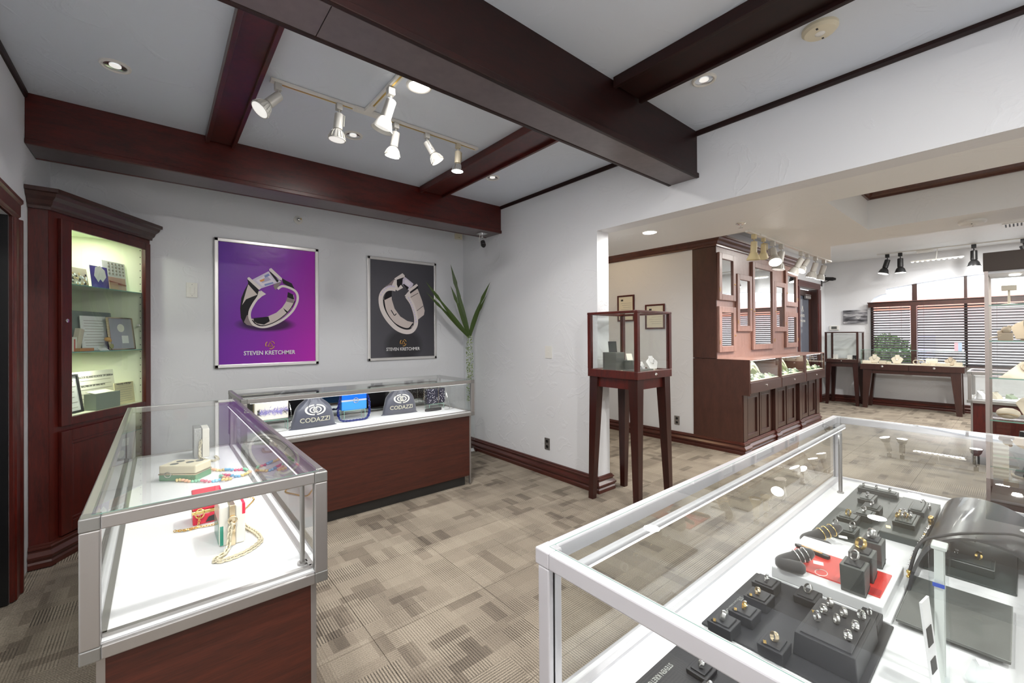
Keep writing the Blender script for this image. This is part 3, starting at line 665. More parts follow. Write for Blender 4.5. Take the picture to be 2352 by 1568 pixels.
def poster(label, cx, cz, hw, hh, bgm, art, th, tex, logo):
    yb = 4.66
    t = thing('framed_poster', label, 'poster', (cx, yb-.02, cz))
    for nm, b in (('frame_side', (-hw, -hh, -hw+.034, hh)), ('frame_side', (hw-.034, -hh, hw, hh)), ('frame_top', (-hw, hh-.034, hw, hh)), ('frame_bottom', (-hw, -hh, hw, -hh+.034))):
        x0, z0, x1, z1 = b
        obj(nm, M().box(cx+x0, yb-th, cz+z0, cx+x1, yb-.001, cz+z1), aluf, t, bevel=.006)
    obj('backing_board', M().box(cx-hw+.02, yb-th+.012, cz-hh+.02, cx+hw-.02, yb-.002, cz+hh-.02), bgm, t)
    y0 = yb-th+.0115; k = 0
    for e in art:
        k += 1; y = y0-.00025*k; mm = M(XB((cx, y, cz), (1, 0, 0), (0, 0, 1), (0, -1, 0)))
        if e[1] == 'p': mm.prism(e[2], 0, .0002)
        elif e[1] == 'd':
            c = e[2][0]; mm.prism([(c[0]+e[3]*math.cos(a*PI/4), c[1]+e[3]*1.1*math.sin(a*PI/4)) for a in range(8)], 0, .0002)
        else:
            pts = [Vector(p) for p in e[2]]; q = []          # smooth the stroke
            for i in range(len(pts)-1):
                p0, p1, p2, p3 = pts[max(i-1, 0)], pts[i], pts[i+1], pts[min(i+2, len(pts)-1)]
                for s_ in range(5):
                    u = s_/5; q.append(.5*((2*p1)+(-p0+p2)*u+(2*p0-5*p1+4*p2-p3)*u*u+(-p0+3*p1-3*p2+p3)*u**3))
            q.append(pts[-1]); L_, R_ = [], []
            for i, p in enumerate(q):
                dd = (q[min(i+1, len(q)-1)]-q[max(i-1, 0)]).normalized(); nn = Vector((-dd.y, dd.x))*e[3]/2; L_.append(p+nn); R_.append(p-nn)
            vs = [(p.x, p.y, .0002) for p in L_+R_]; n_ = len(q)
            mm.add(vs, [(i, n_+i, n_+i+1, i+1) for i in range(n_-1)])
        obj('printed_ring', mm, ART_COL[e[0]], t)
    yt = y0-.00025*(k+2)
    for s_t, size, x_, z_, sx in tex: text_obj('lettering', s_t, size, printw, XB((cx+x_, yt, cz+z_), (1, 0, 0), (0, 0, 1), (0, -1, 0)), t, font_scale_x=sx)
    lx, lz, ls = logo; lg = M(); 
    T0 = lambda a, b: (cx+lx+a*ls, yt, cz+lz+b*ls)
    lg.tube([T0(-.45, -.35), T0(0, .5), T0(.45, -.35)], .12*ls, 4, True)
    lg.tube([T0(-.1+.75*math.cos(a), .0+.75*math.sin(a)) for a in [2.2+.2*i for i in range(8)]], .09*ls, 4)
    lg.tube([T0(.15+.7*math.cos(a), -.05+.8*math.sin(a)) for a in [.3+.2*i for i in range(7)]], .07*ls, 4)
    lg.tube([T0(.05+.75*math.cos(a), -.15+.75*math.sin(a)) for a in [-1.8+.2*i for i in range(9)]], .09*ls, 4)
    obj('printed_emblem', lg, printg, t)
    return t
aluf = plain('satin_poster_frame', (.70, .69, .68), .3, .6)
bg1 = bgmat('purple_print', [(0, (.11, .018, .36)), (.5, (.24, .018, .42)), (1, (.52, .015, .46))], (.85, -.25, .5), (-.03, -.19, .27, .075, .18))
bg2 = bgmat('charcoal_print', [(0, (.10, .098, .115)), (1, (.055, .053, .065))], (.8, .2, .5), (.0, -.42, .26, .22, .45))
poster('framed purple poster of a diamond ring, left of the two posters', .829, 1.735, .443, .592, bg1, ART1, .03, [('STEVEN KRETCHMER', .054, 0, -.479, .86)], (0, -.385, .045))
poster('framed charcoal poster of a diamond ring, beside the spiky plant', 2.219, 1.735, .434, .588, bg2, ART2, .022, [('STEVEN KRETCHMER', .052, -.01, -.478, .86)], (-.012, -.385, .045))
# ------------------------------------------------------------------ glass showcases
def pane(p, x0, y0, z0, x1, y1, z1, name='glass_panel', mat=None, edge=True):
    m = M().box(x0, y0, z0, x1, y1, z1)
    dims = [abs(x1-x0), abs(y1-y0), abs(z1-z0)]; ax = dims.index(min(dims))
    big = {2: (0, 1), 1: (2, 4), 0: (3, 5)}[ax]
    m.mi = [0 if i in big else 1 for i in range(6)] if edge else [0]*6
    return obj(name, m, [mat or gl, gledge], p)
def counter(name, label, x0, x1, y0, y1, fm, led, mirror_side=None, base=lamin, group='aluminium framed glass showcases', conn=None, led_power=8, top=1.005, rb=.664, deckz=.70, post_mat=None):
    t = thing(name, label, 'showcase', ((x0+x1)/2, (y0+y1)/2, 0), 0, group)
    obj('toe_kick', M().box(x0+.07, y0+.07, 0, x1-.07, y1-.07, .095), kickm, t)
    obj('base_cabinet', M().box(x0+.03, y0+.028, .093, x1-.03, y1-.028, rb+.002), base, t)
    for cx, cy in ((x0+.03, y0+.03), (x1-.03, y0+.03), (x0+.03, y1-.03), (x1-.03, y1-.03)):
        sx = -1 if cx > (x0+x1)/2 else 1; sy = -1 if cy > (y0+y1)/2 else 1
        obj('corner_strip', M().box(cx-.003*sx, cy-.003*sy, .02, cx+.013*sx, cy+.013*sy, rb), fm, t)
    R = .037; rt_ = .033
    for z0, z1, nm in ((rb, rb+.032, 'bottom_rail'), (top-rt_, top-.001, 'top_rail')):
        obj(nm, M().box(x0+R, y0, z0, x1-R, y0+R*.7, z1), fm, t, bevel=.003)
        obj(nm, M().box(x0+R, y1-R*.7, z0, x1-R, y1, z1), fm, t, bevel=.003)
        obj(nm, M().box(x0, y0+R, z0, x0+R*.7, y1-R, z1), fm, t, bevel=.003)
        obj(nm, M().box(x1-R*.7, y0+R, z0, x1, y1-R, z1), fm, t, bevel=.003)
        for cx in (x0, x1-R):
            for cy in (y0, y1-R): obj('corner_connector', M().box(cx-.0005, cy-.0005, z0-.0005, cx+R+.0005, cy+R+.0005, z1+.0003), conn or alud, t, bevel=.003)
    for cx in (x0, x1-R):
        for cy in (y0, y1-R): obj('frame_post', M().box(cx, cy, rb+.032, cx+R, cy+R*.8, top-rt_), post_mat or fm, t, bevel=.003)
    obj('deck', M().box(x0+.012, y0+.012, rb+.004, x1-.012, y1-.012, deckz), whitep, t)
    g = .012
    pane(t, x0+g+.008, y0+g+.008, top-.006, x1-g-.008, y1-g-.008, top, 'glass_top', glc)
    for sd in ('x0', 'x1', 'y0', 'y1'):
        if sd == mirror_side: mt_, nm = mirrord, 'mirror_door'
        else: mt_, nm = gl, 'glass_panel'
        q = {'x0': (x0+g, y0+R, x0+g+.005, y1-R), 'x1': (x1-g-.005, y0+R, x1-g, y1-R), 'y0': (x0+R, y0+g, x1-R, y0+g+.005), 'y1': (x0+R, y1-g-.005, x1-R, y1-g)}[sd]
        pane(t, q[0], q[1], deckz-.002, q[2], q[3], top-rt_, nm, mt_)
        cxx = {'x0': (x0+.03, y0+R, x0+.045, y1-R), 'x1': (x1-.045, y0+R, x1-.03, y1-R), 'y0': (x0+R, y0+.03, x1-R, y0+.045), 'y1': (x0+R, y1-.045, x1-R, y1-.03)}[sd]
        obj('glass_channel', M().box(cxx[0], cxx[1], deckz-.001, cxx[2], cxx[3], deckz+.008), fm, t)
    # lamp tube under the top rail
    a, b, dirn = led
    m = M().tube([a, b], .009, 10); obj('lamp_housing', m, fm, t, smooth=60)
    dv = Vector(dirn)*.004; a_, b_ = Vector(a)+dv, Vector(b)+dv
    obj('led_strip', M().box(min(a_.x, b_.x)-.003, min(a_.y, b_.y)-.003, a_.z-.0105, max(a_.x, b_.x)+.003, max(a_.y, b_.y)+.003, a_.z-.008), ledm, t)
    mid = (Vector(a)+Vector(b))/2; L = (Vector(b)-Vector(a)).length
    l = lamp('showcase_led', 'AREA', tuple(mid+Vector(dirn)*.016+Vector((0, 0, -.012))), led_power, (1, 1, 1), L*.95, size_y=.008)
    xa = (Vector(b)-Vector(a)).normalized(); za = -(Vector(dirn)*.45+Vector((0, 0, -.9))).normalized(); ya = za.cross(xa)
    l.matrix_world = Matrix(((xa.x, ya.x, za.x, l.location.x), (xa.y, ya.y, za.y, l.location.y), (xa.z, ya.z, za.z, l.location.z), (0, 0, 0, 1)))
    return t
LC = counter('showcase', 'long glass showcase at lower left, glowing white inside, end towards the viewer', -.143, .407, 1.397, 3.45, alu, ((.362, 1.46, .972), (.362, 3.39, .972), (-1, 0, 0)), led_power=2.3)
obj('light_conduit', M().tube([(.352, 1.475, .70), (.352, 1.475, .972)], .0075, 12).tube([(.352, 1.475, .700), (.352, 1.475, .708)], .015, 14), alu, LC, smooth=40)
BC = counter('showcase', 'glass showcase with dark wood front standing below the two posters', .425, 2.325, 3.355, 4.02, alu, ((.49, 3.415, .972), (2.27, 3.415, .972), (0, 1, 0)), 'y1', led_power=3.0)
RC = counter('showcase', 'long pale framed glass showcase full of rings in the right foreground', .577, 2.665, -.09, .624, aluw, ((.64, .565, .968), (2.60, .565, .968), (0, -1, 0)), led_power=1.0, conn=aluw)
obj('light_conduit', M().tube([(2.385, .532, .70), (2.385, .532, .972)], .0075, 12).tube([(2.385, .532, .70), (2.385, .532, .706)], .013, 12), alu, RC, smooth=40)

def link_chain(m, pts, r, wire, spacing, mi=0, mis=None):
    """oval links along a polyline, alternately turned"""
    P = [Vector(p) for p in pts]; d = 0; k = 0; nxt = 0
    for a, b in zip(P[:-1], P[1:]):
        L = (b-a).length; dr = (b-a).normalized()
        while nxt <= d+L:
            c = a+dr*(nxt-d); A = aimz(c, dr) @ Matrix.Rotation((k % 2)*PI/2+.4, 4, 'Z')
            old = m.T; m.T = A
            m.tube([(r*.62*math.cos(2*PI*i/8), 0, r*math.sin(2*PI*i/8)) for i in range(8)], wire, 4, True, mi=(mis[k % len(mis)] if mis else mi)); m.T = old
            k += 1; nxt += spacing
        d += L
    return m
def smooth_pts(pts, n=6, closed=False):
    P = [Vector(p) for p in pts]; q = []
    for i in range(len(P)-1):
        p0, p1, p2, p3 = P[max(i-1, 0)], P[i], P[i+1], P[min(i+2, len(P)-1)]
        for s_ in range(n):
            u = s_/n; q.append(tuple(.5*((2*p1)+(-p0+p2)*u+(2*p0-5*p1+4*p2-p3)*u*u+(-p0+3*p1-3*p2+p3)*u**3)))
    q.append(tuple(P[-1])); return q
def rope(m, pts, r, ncol, seg=.014):
    q = smooth_pts(pts, 14); k = 0; acc = 0
    for a, b in zip(q[:-1], q[1:]):
        acc += (Vector(b)-Vector(a)).length
        if acc > seg:
            acc = 0; A = aimz(a, Vector(b)-Vector(a)) @ Matrix.Rotation(k*1.1, 4, 'Z') @ Matrix.Rotation(.5, 4, 'X')
            old = m.T; m.T = A; m.ball((r*.35, 0, 0), r, 7, 5, mi=(k//3) % ncol, sc=(.85, .85, 1.25)); m.T = old; k += 1
    return m
pinkm = plain('pink_scarf', (.80, .22, .30), .5); mintm = plain('mint_scarf', (.35, .70, .50), .5); peach = plain('peach_scarf', (.90, .50, .32), .5); yelm = plain('yellow_scarf', (.88, .70, .30), .5); skym = plain('sky_scarf', (.25, .55, .75), .5)
pearl = plain('pearl_resin', (.58, .52, .38), .25); marble = plain('marble_resin', (.80, .76, .68), .2); greenr = plain('green_resin', (.03, .28, .20), .2); redr = plain('red_resin', (.72, .02, .06), .18)
creamr = plain('cream_resin', (.74, .66, .48), .25)
# left showcase contents
t = thing('clutch_bag', 'red and black resin box clutch with gold bands lying in the left showcase', 'handbag', (.148, 2.09, .70))
obj('lower_shell', M().box(.100, 2.04, .7005, .196, 2.14, .742), redr, t, bevel=.004); obj('upper_shell', M().box(.100, 2.04, .754, .196, 2.14, .812), redr, t, bevel=.004)
obj('gold_band', M().box(.098, 2.038, .742, .198, 2.142, .754), gold, t, bevel=.001)
obj('black_inlay', M(XB((0, 2.0398, 0), (1, 0, 0), (0, 0, 1), (0, -1, 0))).prism([(.15, .772), (.165, .80), (.193, .803), (.193, .768)], 0, .001).prism([(.14, .706), (.15, .725), (.193, .735), (.193, .706)], 0, .001), inkm, t)
obj('clasp', M().tube([(.122+.014*math.cos(a*PI/5), 2.034, .745+.018*math.sin(a*PI/5)) for a in range(10)], .0025, 6, True), gold, t)
m = link_chain(M(), smooth_pts([(.12, 2.03, .735), (.112, 2.01, .705), (.078, 2.003, .706), (.046, 2.022, .705), (.07, 2.012, .705), (.109, 2.008, .705), (.174, 1.992, .705)]), .006, .0013, .0085)
obj('gold_chain_strap', m, gold, t)
t = thing('clutch_bag', 'upright marble white and green box clutch with gold frame in the left showcase', 'handbag', (.198, 1.85, .70))
obj('marble_half', M().box(.205, 1.768, .7005, .236, 1.94, .838), marble, t, bevel=.005); obj('cream_half', M().box(.160, 1.775, .7005, .19, 1.94, .838), marble, t, bevel=.005)
obj('green_patch', M().box(.1592, 1.80, .702, .161, 1.93, .775).box(.162, 1.774, .704, .172, 1.776, .77), greenr, t)
obj('red_patch', M().box(.226, 1.767, .80, .2364, 1.90, .8385), redr, t, bevel=.002)
obj('gold_frame', M().box(.189, 1.762, .7005, .206, 1.945, .840), pgold, t, bevel=.001)
obj('clasp', M().tube([(.197+.013*math.cos(a*PI/5), 1.757, .79+.013*math.sin(a*PI/5)) for a in range(10)], .0022, 6, True).tube([(.195+.009*math.cos(a*PI/5), 1.755, .768+.012*math.sin(a*PI/5)) for a in range(10)], .002, 6, True), pgold, t)
m = link_chain(M(), smooth_pts([(.192, 1.75, .775), (.187, 1.744, .745), (.182, 1.735, .715), (.168, 1.70, .706), (.139, 1.672, .706), (.162, 1.652, .706), (.219, 1.666, .706), (.261, 1.702, .706), (.28, 1.741, .706), (.274, 1.805, .706), (.256, 1.876, .706), (.24, 1.90, .72)]), .011, .0036, .0105)
obj('resin_chain_strap', m, pearl, t, smooth=60)
m = link_chain(M(), smooth_pts([(.245, 1.95, .80), (.262, 2.0, .75), (.268, 2.067, .708), (.30, 2.13, .705), (.327, 2.198, .705), (.30, 2.24, .705), (.26, 2.25, .705)]), .005, .0011, .0075)
obj('gold_chain_strap', m, gold, t)
t = thing('clutch_bag', 'cream box clutch with green base and oval spots, lying behind', 'handbag', (.0, 2.79, .70), math.radians(-39))
obj('green_shell', M().box(0, 0, .0005, .185, .115, .032), plain('green_shell_resin', (.13, .30, .16), .3), t, bevel=.004, local=True)
obj('cream_shell', M().box(0, 0, .036, .185, .115, .078), creamr, t, bevel=.006, local=True); obj('gold_band', M().box(-.001, -.001, .031, .186, .116, .037), pgold, t, local=True)
for a, b in ((.05, .08), (.11, .065), (.055, .03), (.14, .09)): obj('oval_spot', M(TR(a, b, .078)).lathe([(.018, 0), (.018, .0008), (.001, .0008)], 18), greyf, t, local=True)
obj('clasp', M().tube([(.05+.016*math.cos(a*PI/6), -.006, .034+.013*math.sin(a*PI/6)) for a in range(12)], .002, 5, True), silver, t, local=True)
m = rope(M(), [(.142, 2.79, .74), (.178, 2.85, .712), (.235, 2.80, .708), (.288, 2.755, .708), (.35, 2.71, .708), (.375, 2.65, .708), (.35, 2.60, .708), (.316, 2.60, .709), (.27, 2.63, .712), (.245, 2.655, .714), (.255, 2.61, .71), (.285, 2.585, .708), (.26, 2.575, .708), (.213, 2.588, .708), (.15, 2.64, .708), (.097, 2.69, .708), (.06, 2.73, .712)], .0085, 5)
obj('scarf_strap', m, [pinkm, mintm, peach, yelm, skym], t, smooth=70)
t = thing('clutch_bag', 'upright silver glitter and white acrylic clutch at the back of the left showcase', 'handbag', (.20, 3.20, .70))
obj('glitter_side', M().box(.162, 3.17, .7005, .20, 3.31, .878), plain('silver_glitter', (.42, .42, .41), .25, .7, bump=(350, 1, .002)), t, bevel=.003)
obj('white_side', M().box(.203, 3.17, .7005, .238, 3.31, .872), marble, t, bevel=.003)
m = link_chain(M(), smooth_pts([(.195, 3.163, .80), (.19, 3.155, .75), (.19, 3.13, .712), (.21, 3.08, .706), (.24, 3.02, .706), (.27, 3.05, .706), (.265, 3.12, .706)]), .011, .0035, .0105)
obj('resin_chain_strap', m, pearl, t, smooth=60)

# back showcase contents
def riser(parent, x, y, w, dpt, h):
    pane(parent, x-w/2, y-dpt/2, .7+h-.004, x+w/2, y+dpt/2, .7+h, 'riser_top', edge=True)
    for sx in (-1, 1): pane(parent, x+sx*w/2-.002, y-dpt/2, .7002, x+sx*w/2+.002, y+dpt/2, .7+h-.004, 'riser_side')
def pouch(label, cx, cy, W, H, rz, grp):
    t = thing('drawstring_pouch', label, 'pouch', (cx, cy, .70), rz, grp)
    wz = lambda s: W*(.5-.14*s-1.6*max(0, s-.5)**2 if s < .86 else .172+.35*(s-.86))
    tz_ = lambda s: .035+.03*math.sin(PI*min(1, s*1.15))*(1-s*.5)
    NS, NA = 26, 56; rings = []
    def surf(s, a):
        w_, th = wz(s), tz_(s)
        if s < .04: w_ *= 1.0+.10*(1-s/.04); th *= .8
        gather = max(0, s-.45)/.55
        pl = 1+.10*gather*math.sin(a*13+2*s)+.03*math.sin(a*5+s*9)
        ca, sa = math.cos(a), math.sin(a)
        return (w_*math.copysign(abs(ca)**.85, ca)*(1+.02*math.sin(9*s)), th*math.copysign(abs(sa)**.8, sa)*pl, .0008+H*s)
    for i in range(NS+1):
        s = i/NS; rings.append([surf(s, 2*PI*k/NA) for k in range(NA)])
    obj('pouch_body', M().loft(rings), plain('navy_grey_satin', (.055, .058, .082), .38, sheen=.3) if 'navy_grey_satin' not in MATS else MATS['navy_grey_satin'], t, smooth=75, local=True)
    obj('drawstring', M().tube([(.30*W*.55*math.cos(a*PI/8), .032*math.sin(a*PI/8), H*.84) for a in range(16)], .003, 5, True).tube([(-.03, -.035, H*.84), (-.05, -.05, H*.72), (-.055, -.055, H*.6)], .0025, 5), MATS['navy_grey_satin'], t, local=True)
    def front(x, z):
        s = max(.02, min(.98, z/H)); w_ = wz(s); c = max(-1, min(1, x/w_)); sa = math.sqrt(max(0, 1-abs(c)**(2/.85)))
        return -tz_(s)*(sa**.8)*1.03-.0022
    def warp(o):
        for v in o.data.vertices: v.co.y = front(v.co.x, v.co.z)-(.0006 if v.co.y < 0 else 0)
    cr = MATS.get('print_cream') or plain('print_cream', (.80, .77, .62), .5)
    m = M(); cz = H*.56
    for sg in (-1, 1):      # eye shaped emblem: two arcs, open ring and lozenge
        P = []
        for i in range(15):
            a = -PI/2+sg*.10+sg*i/14*(PI-.2); P.append((a, i))
        for r0, r1, ax, az in ((.82, 1.0, .070*W/.30, .037*W/.30), (.62, .76, .054*W/.30, .030*W/.30)):
            vs = []
            for a, i in P:
                ca, sa = math.cos(a), math.sin(a)
                sq = lambda k: (k*ax*math.copysign(abs(ca)**.9, ca), 0, cz+k*az*sa)
                vs.append(sq(r0)); vs.append(sq(r1))
            m.add(vs, [((2*i, 2*i+1, 2*i+3, 2*i+2) if sg > 0 else (2*i+1, 2*i, 2*i+2, 2*i+3)) for i in range(14)])
    m.tube([(.016*math.cos(a), 0, cz+.016*math.sin(a)) for a in [.7+.5*i for i in range(11)]], .003, 4)
    m.tube([(.007, 0, cz), (0, 0, cz+.008), (-.007, 0, cz), (0, 0, cz-.008)], .0018, 4, True)
    o = obj('printed_emblem', m, cr, t, local=True); warp(o)
    o = text_obj('lettering', 'CODAZZI', .046*W/.30, cr, XB((0, -.06, H*.20), (1, 0, 0), (0, 0, 1), (0, -1, 0)), t, font_scale_x=1.0, local=True); warp(o)
pouch('navy drawstring pouch lettered CODAZZI, left of the blue clutch', .955, 3.64, .335, .262, math.radians(2), 'navy lettered drawstring pouches')
pouch('navy drawstring pouch lettered CODAZZI, right of the blue clutch', 1.735, 3.73, .325, .262, math.radians(-4), 'navy lettered drawstring pouches')
furm = plain('lilac_fur', (.38, .34, .66), .9); furd = plain('dark_feather', (.06, .06, .05), .8)
t = thing('clutch_bag', 'white box clutch with lilac fur stripe on an acrylic riser', 'handbag', (.67, 3.74, .70))
riser(t, .67, 3.74, .22, .09, .085)
obj('body', M().box(.555, 3.71, .786, .79, 3.77, .925), plain('ivory_resin', (.82, .78, .70), .3), t, bevel=.008)
obj('gold_frame', M().box(.553, 3.737, .785, .792, 3.743, .928).box(.655, 3.735, .926, .69, 3.745, .935), gold, t)
fm = M(); rnd = random.Random(5)
for i in range(420):
    x = rnd.uniform(.575, .785); z = .848+rnd.gauss(0, .010); a = rnd.uniform(0, 2*PI); l_ = rnd.uniform(.012, .030)
    p = Vector((x, 3.709, z)); q = p+Vector((l_*math.cos(a)*.6, -rnd.uniform(.006, .016), l_*math.sin(a))); s_ = Vector((math.sin(a), 0, -math.cos(a)))*.0016
    fm.add([tuple(p-s_), tuple(p+s_), tuple(q)], [(0, 1, 2)], mi=(1 if (x > .745 and z < .845) or x < .59 else 0))
o = obj('fur_trim', fm, [furm, furd], t); o['kind'] = 'stuff'
m = link_chain(M(), smooth_pts([(.795, 3.70, .90), (.805, 3.69, .82), (.80, 3.675, .74), (.77, 3.65, .708), (.70, 3.62, .705), (.60, 3.62, .705)]), .005, .0012, .0078)
obj('chain_strap', m, silver, t)
t = thing('clutch_bag', 'bright blue box clutch with silver band raised on an acrylic riser', 'handbag', (1.305, 3.74, .70))
bluer = plain('blue_resin', (.01, .13, .62), .18); riser(t, 1.305, 3.74, .18, .09, .09)
obj('upper_half', M().box(1.20, 3.71, .878, 1.415, 3.775, .952), bluer, t, bevel=.004); obj('lower_half', M().box(1.20, 3.71, .79, 1.415, 3.775, .864), plain('pale_blue_resin', (.05, .26, .72), .2), t, bevel=.004)
obj('silver_band', M().box(1.20, 3.712, .864, 1.415, 3.773, .878), plain('crushed_silver', (.45, .5, .55), .3, .6, bump=(200, 1, .003)), t)
obj('ring_clasp', M().tube([(1.318+.02*math.cos(a*PI/8), 3.704, .871+.021*math.sin(a*PI/8)) for a in range(16)], .0028, 6, True), silver, t)
navyr = plain('navy_resin', (.012, .02, .13), .2)
m = link_chain(M(), smooth_pts([(1.195, 3.72, .915), (1.18, 3.71, .86), (1.165, 3.70, .78), (1.18, 3.68, .72), (1.23, 3.66, .709), (1.31, 3.655, .709), (1.39, 3.665, .712), (1.43, 3.69, .76), (1.435, 3.705, .85), (1.42, 3.72, .915)]), .013, .0042, .0135)
obj('resin_chain_strap', m, navyr, t, smooth=60)
t = thing('clutch_bag', 'black clutch with silver glitter flecks at the right end of the back showcase', 'handbag', (2.13, 3.78, .70))
bg_, n_, l_n, b_ = newmat('black_silver_fleck'); v_ = n_.new('ShaderNodeTexVoronoi'); v_.inputs['Scale'].default_value = 70; g_ = n_.new('ShaderNodeNewGeometry'); l_n.new(g_.outputs['Position'], v_.inputs['Vector'])
r_ = ramp(n_, [(.22, (.75, .75, .8)), (.30, (.02, .02, .04))]); l_n.new(v_.outputs['Distance'], r_.inputs['Fac']); l_n.new(r_.outputs['Color'], b_.inputs['Base Color']); b_.inputs['Roughness'].default_value = .25
riser(t, 2.13, 3.78, .16, .09, .05)
obj('left_half', M().box(2.035, 3.75, .752, 2.155, 3.81, .90), bg_, t, bevel=.004); obj('right_half', M().box(2.163, 3.75, .752, 2.235, 3.81, .90), bg_, t, bevel=.004)
obj('silver_frame', M().box(2.033, 3.777, .751, 2.237, 3.783, .903).box(2.155, 3.749, .751, 2.163, 3.811, .902), silver, t)
obj('leather_strap', M().loft([[(2.05+.09*math.cos(a)*k, 3.66+.03*math.sin(a)*k, z) for k, z in ((1, .701), (1, .722), (.97, .722), (.97, .701))] for a in [PI*2*i/20 for i in range(20)]], cap=False, closed=True), blackf, t)
m = link_chain(M(), smooth_pts([(2.24, 3.74, .86), (2.25, 3.72, .77), (2.235, 3.66, .706), (2.15, 3.62, .705), (2.19, 3.60, .705), (2.27, 3.63, .705)]), .005, .0012, .0078)
obj('chain_strap', m, silver, t)

# ------------------------------------------------------------------ tall glass vase with spiky leaves
t = thing('glass_vase', 'tall clear floor vase filled with green beads in the room corner', 'vase', (2.93, 4.33, 0))
T = TR(2.93, 4.33, 0)
obj('vase_glass', M(T).lathe([(.085, .001), (.088, .02), (.062, .16), (.055, .4), (.052, 1.42), (.050, 1.42), (.053, .4), (.058, .17), (.05, .04)], 28, cap=False), gl, t, smooth=50)
obj('vase_foot', M(T).lathe([(.083, 0), (.083, .03), (.05, .06)], 28), chrome, t, smooth=40)
bm_ = M(); rnd = random.Random(11)
for i in range(520):
    z = .62+.80*rnd.random(); a = rnd.random()*2*PI; rr = .044*math.sqrt(rnd.random()) if z < 1.40 else .03; bm_.ball((2.93+rr*math.cos(a), 4.33+rr*math.sin(a), z), rnd.uniform(.0045, .0075), 6, 4, mi=i % 2)
o = obj('bead_filling', bm_, [plain('green_bead', (.20, .30, .05), .25), plain('clear_bead', (.70, .72, .60), .15)], t, smooth=80); o['kind'] = 'stuff'
t = thing('spiky_plant', 'spiky plant of long dark green leaves standing in the tall vase', 'plant', (2.93, 4.33, 1.2))
obj('stem', M().tube([(2.93, 4.33, 1.40), (2.93, 4.33, 1.46)], .012, 8), leafm, t)
def leaf(tip, ctrl, w):
    b0 = Vector((2.93, 4.33, 1.40)); tip, ctrl = Vector(tip), Vector(ctrl); L_, R_, Cc_ = [], [], []
    N = 12; vs = []
    for i in range(N+1):
        u = i/N; p = b0*(1-u)**2+ctrl*2*u*(1-u)+tip*u*u; d = (ctrl-b0)*(1-u)+(tip-ctrl)*u; d.normalize()
        view = Vector((-.5, -.8, .1)); sd = d.cross(view).normalized(); ww = w*(.35+.65*math.sin(PI*min(1, u*1.25+.12)) if u < .7 else (1-u)/.3*.95+.02)*.5
        nrm = sd.cross(d).normalized()
        vs += [tuple(p-sd*ww), tuple(p+nrm*ww*.25), tuple(p+sd*ww), tuple(p-nrm*.0012)]
    fs = []
    for i in range(N):
        a = 4*i
        for j in range(4): fs.append((a+j, a+4+j, a+4+(j+1) % 4, a+(j+1) % 4))
    fs += [(3, 2, 1, 0), (4*N, 4*N+1, 4*N+2, 4*N+3)]
    obj('leaf', M().add(vs, fs), leafm, t, smooth=50)
leaf((2.68, 4.35, 2.276), (2.80, 4.34, 1.85), .058); leaf((3.005, 4.00, 2.055), (2.95, 4.25, 1.70), .050); leaf((2.32, 4.30, 2.04), (2.62, 4.32, 1.72), .048)
leaf((2.36, 4.36, 1.925), (2.66, 4.35, 1.66), .042); leaf((2.665, 4.33, 2.02), (2.80, 4.32, 1.72), .048); leaf((2.76, 4.36, 2.09), (2.85, 4.35, 1.7), .040); leaf((3.02, 4.10, 1.90), (2.97, 4.28, 1.62), .036)
# ------------------------------------------------------------------ corner cabinet
A2 = Vector((-.53, 3.93)); B2 = Vector((-.052, 4.66)); U2 = (B2-A2).normalized(); N2 = Vector((-U2.y, U2.x)); LD = (B2-A2).length
TD = XB((A2.x, A2.y, 0), (U2.x, U2.y, 0), (N2.x, N2.y, 0), (0, 0, 1))   # s along the front, d into the cabinet, z up
t = thing('corner_cabinet', 'tall mahogany corner cabinet with a glass door and lit shelves', 'cabinet', (-.35, 4.35, 0))
CC = t
obj('side_panel', M().box(-.618, 3.93, .0, -.532, 3.948, 2.25), mahog, t)
obj('back_panel', M().box(-.617, 3.95, .02, -.605, 4.65, 2.24).box(-.605, 4.645, .02, -.07, 4.657, 2.24), cream, t)
obj('face_frame', M(TD).box(.0, 0.001, .13, .10, .022, 2.25).box(LD-.06, 0.001, .13, LD, .022, 2.25).box(.10, 0.001, 2.17, LD-.06, .022, 2.25).box(.10, 0.001, .80, LD-.06, .022, .88).box(.055, 0, .10, LD-.022, .022, .145), mahog, t)
dr = obj('upper_door', M(TD).box(.06, -.022, .853, .134, 0, 2.20).box(.792, -.022, .853, LD-.024, 0, 2.20).box(.134, -.022, 2.145, .792, 0, 2.20).box(.134, -.022, .853, .792, 0, .905), mahog, t, bevel=.003)
m = M(TD).box(.13, -.012, .90, .796, -.008, 2.15); o = obj('door_glass', m, glass('cabinet_glass', (.95, .985, .955), 1.45), dr)
obj('lock', M(TD @ XB((.097, -.022, 1.54), (1, 0, 0), (0, 0, 1), (0, -1, 0))).lathe([(.012, 0), (.012, .004), (.004, .005), (.001, .003)], 18), chrome, dr, smooth=40)
dl = obj('lower_door', M(TD).box(.06, -.022, .15, .135, 0, .82).box(.772, -.022, .15, LD-.024, 0, .82).box(.135, -.022, .745, .772, 0, .82).box(.135, -.022, .15, .772, 0, .225), mahog, t, bevel=.003)
obj('recessed_panel', M(TD).box(.13, -.008, .22, .777, -.002, .75), mahog, dl)
obj('panel_moulding', M(TD).box(.135, -.018, .725, .772, -.004, .745).box(.135, -.018, .225, .772, -.004, .245).box(.135, -.018, .245, .150, -.004, .725).box(.757, -.018, .245, .772, -.004, .725), mahog, dl, bevel=.004)
pathc = [(-.618, 3.93), (A2.x, A2.y), (B2.x, B2.y-.003)]
obj('crown_moulding', M().sweep([(a*1.05, 2.235+b*.95) for a, b in crown_p], pathc), dark, t)
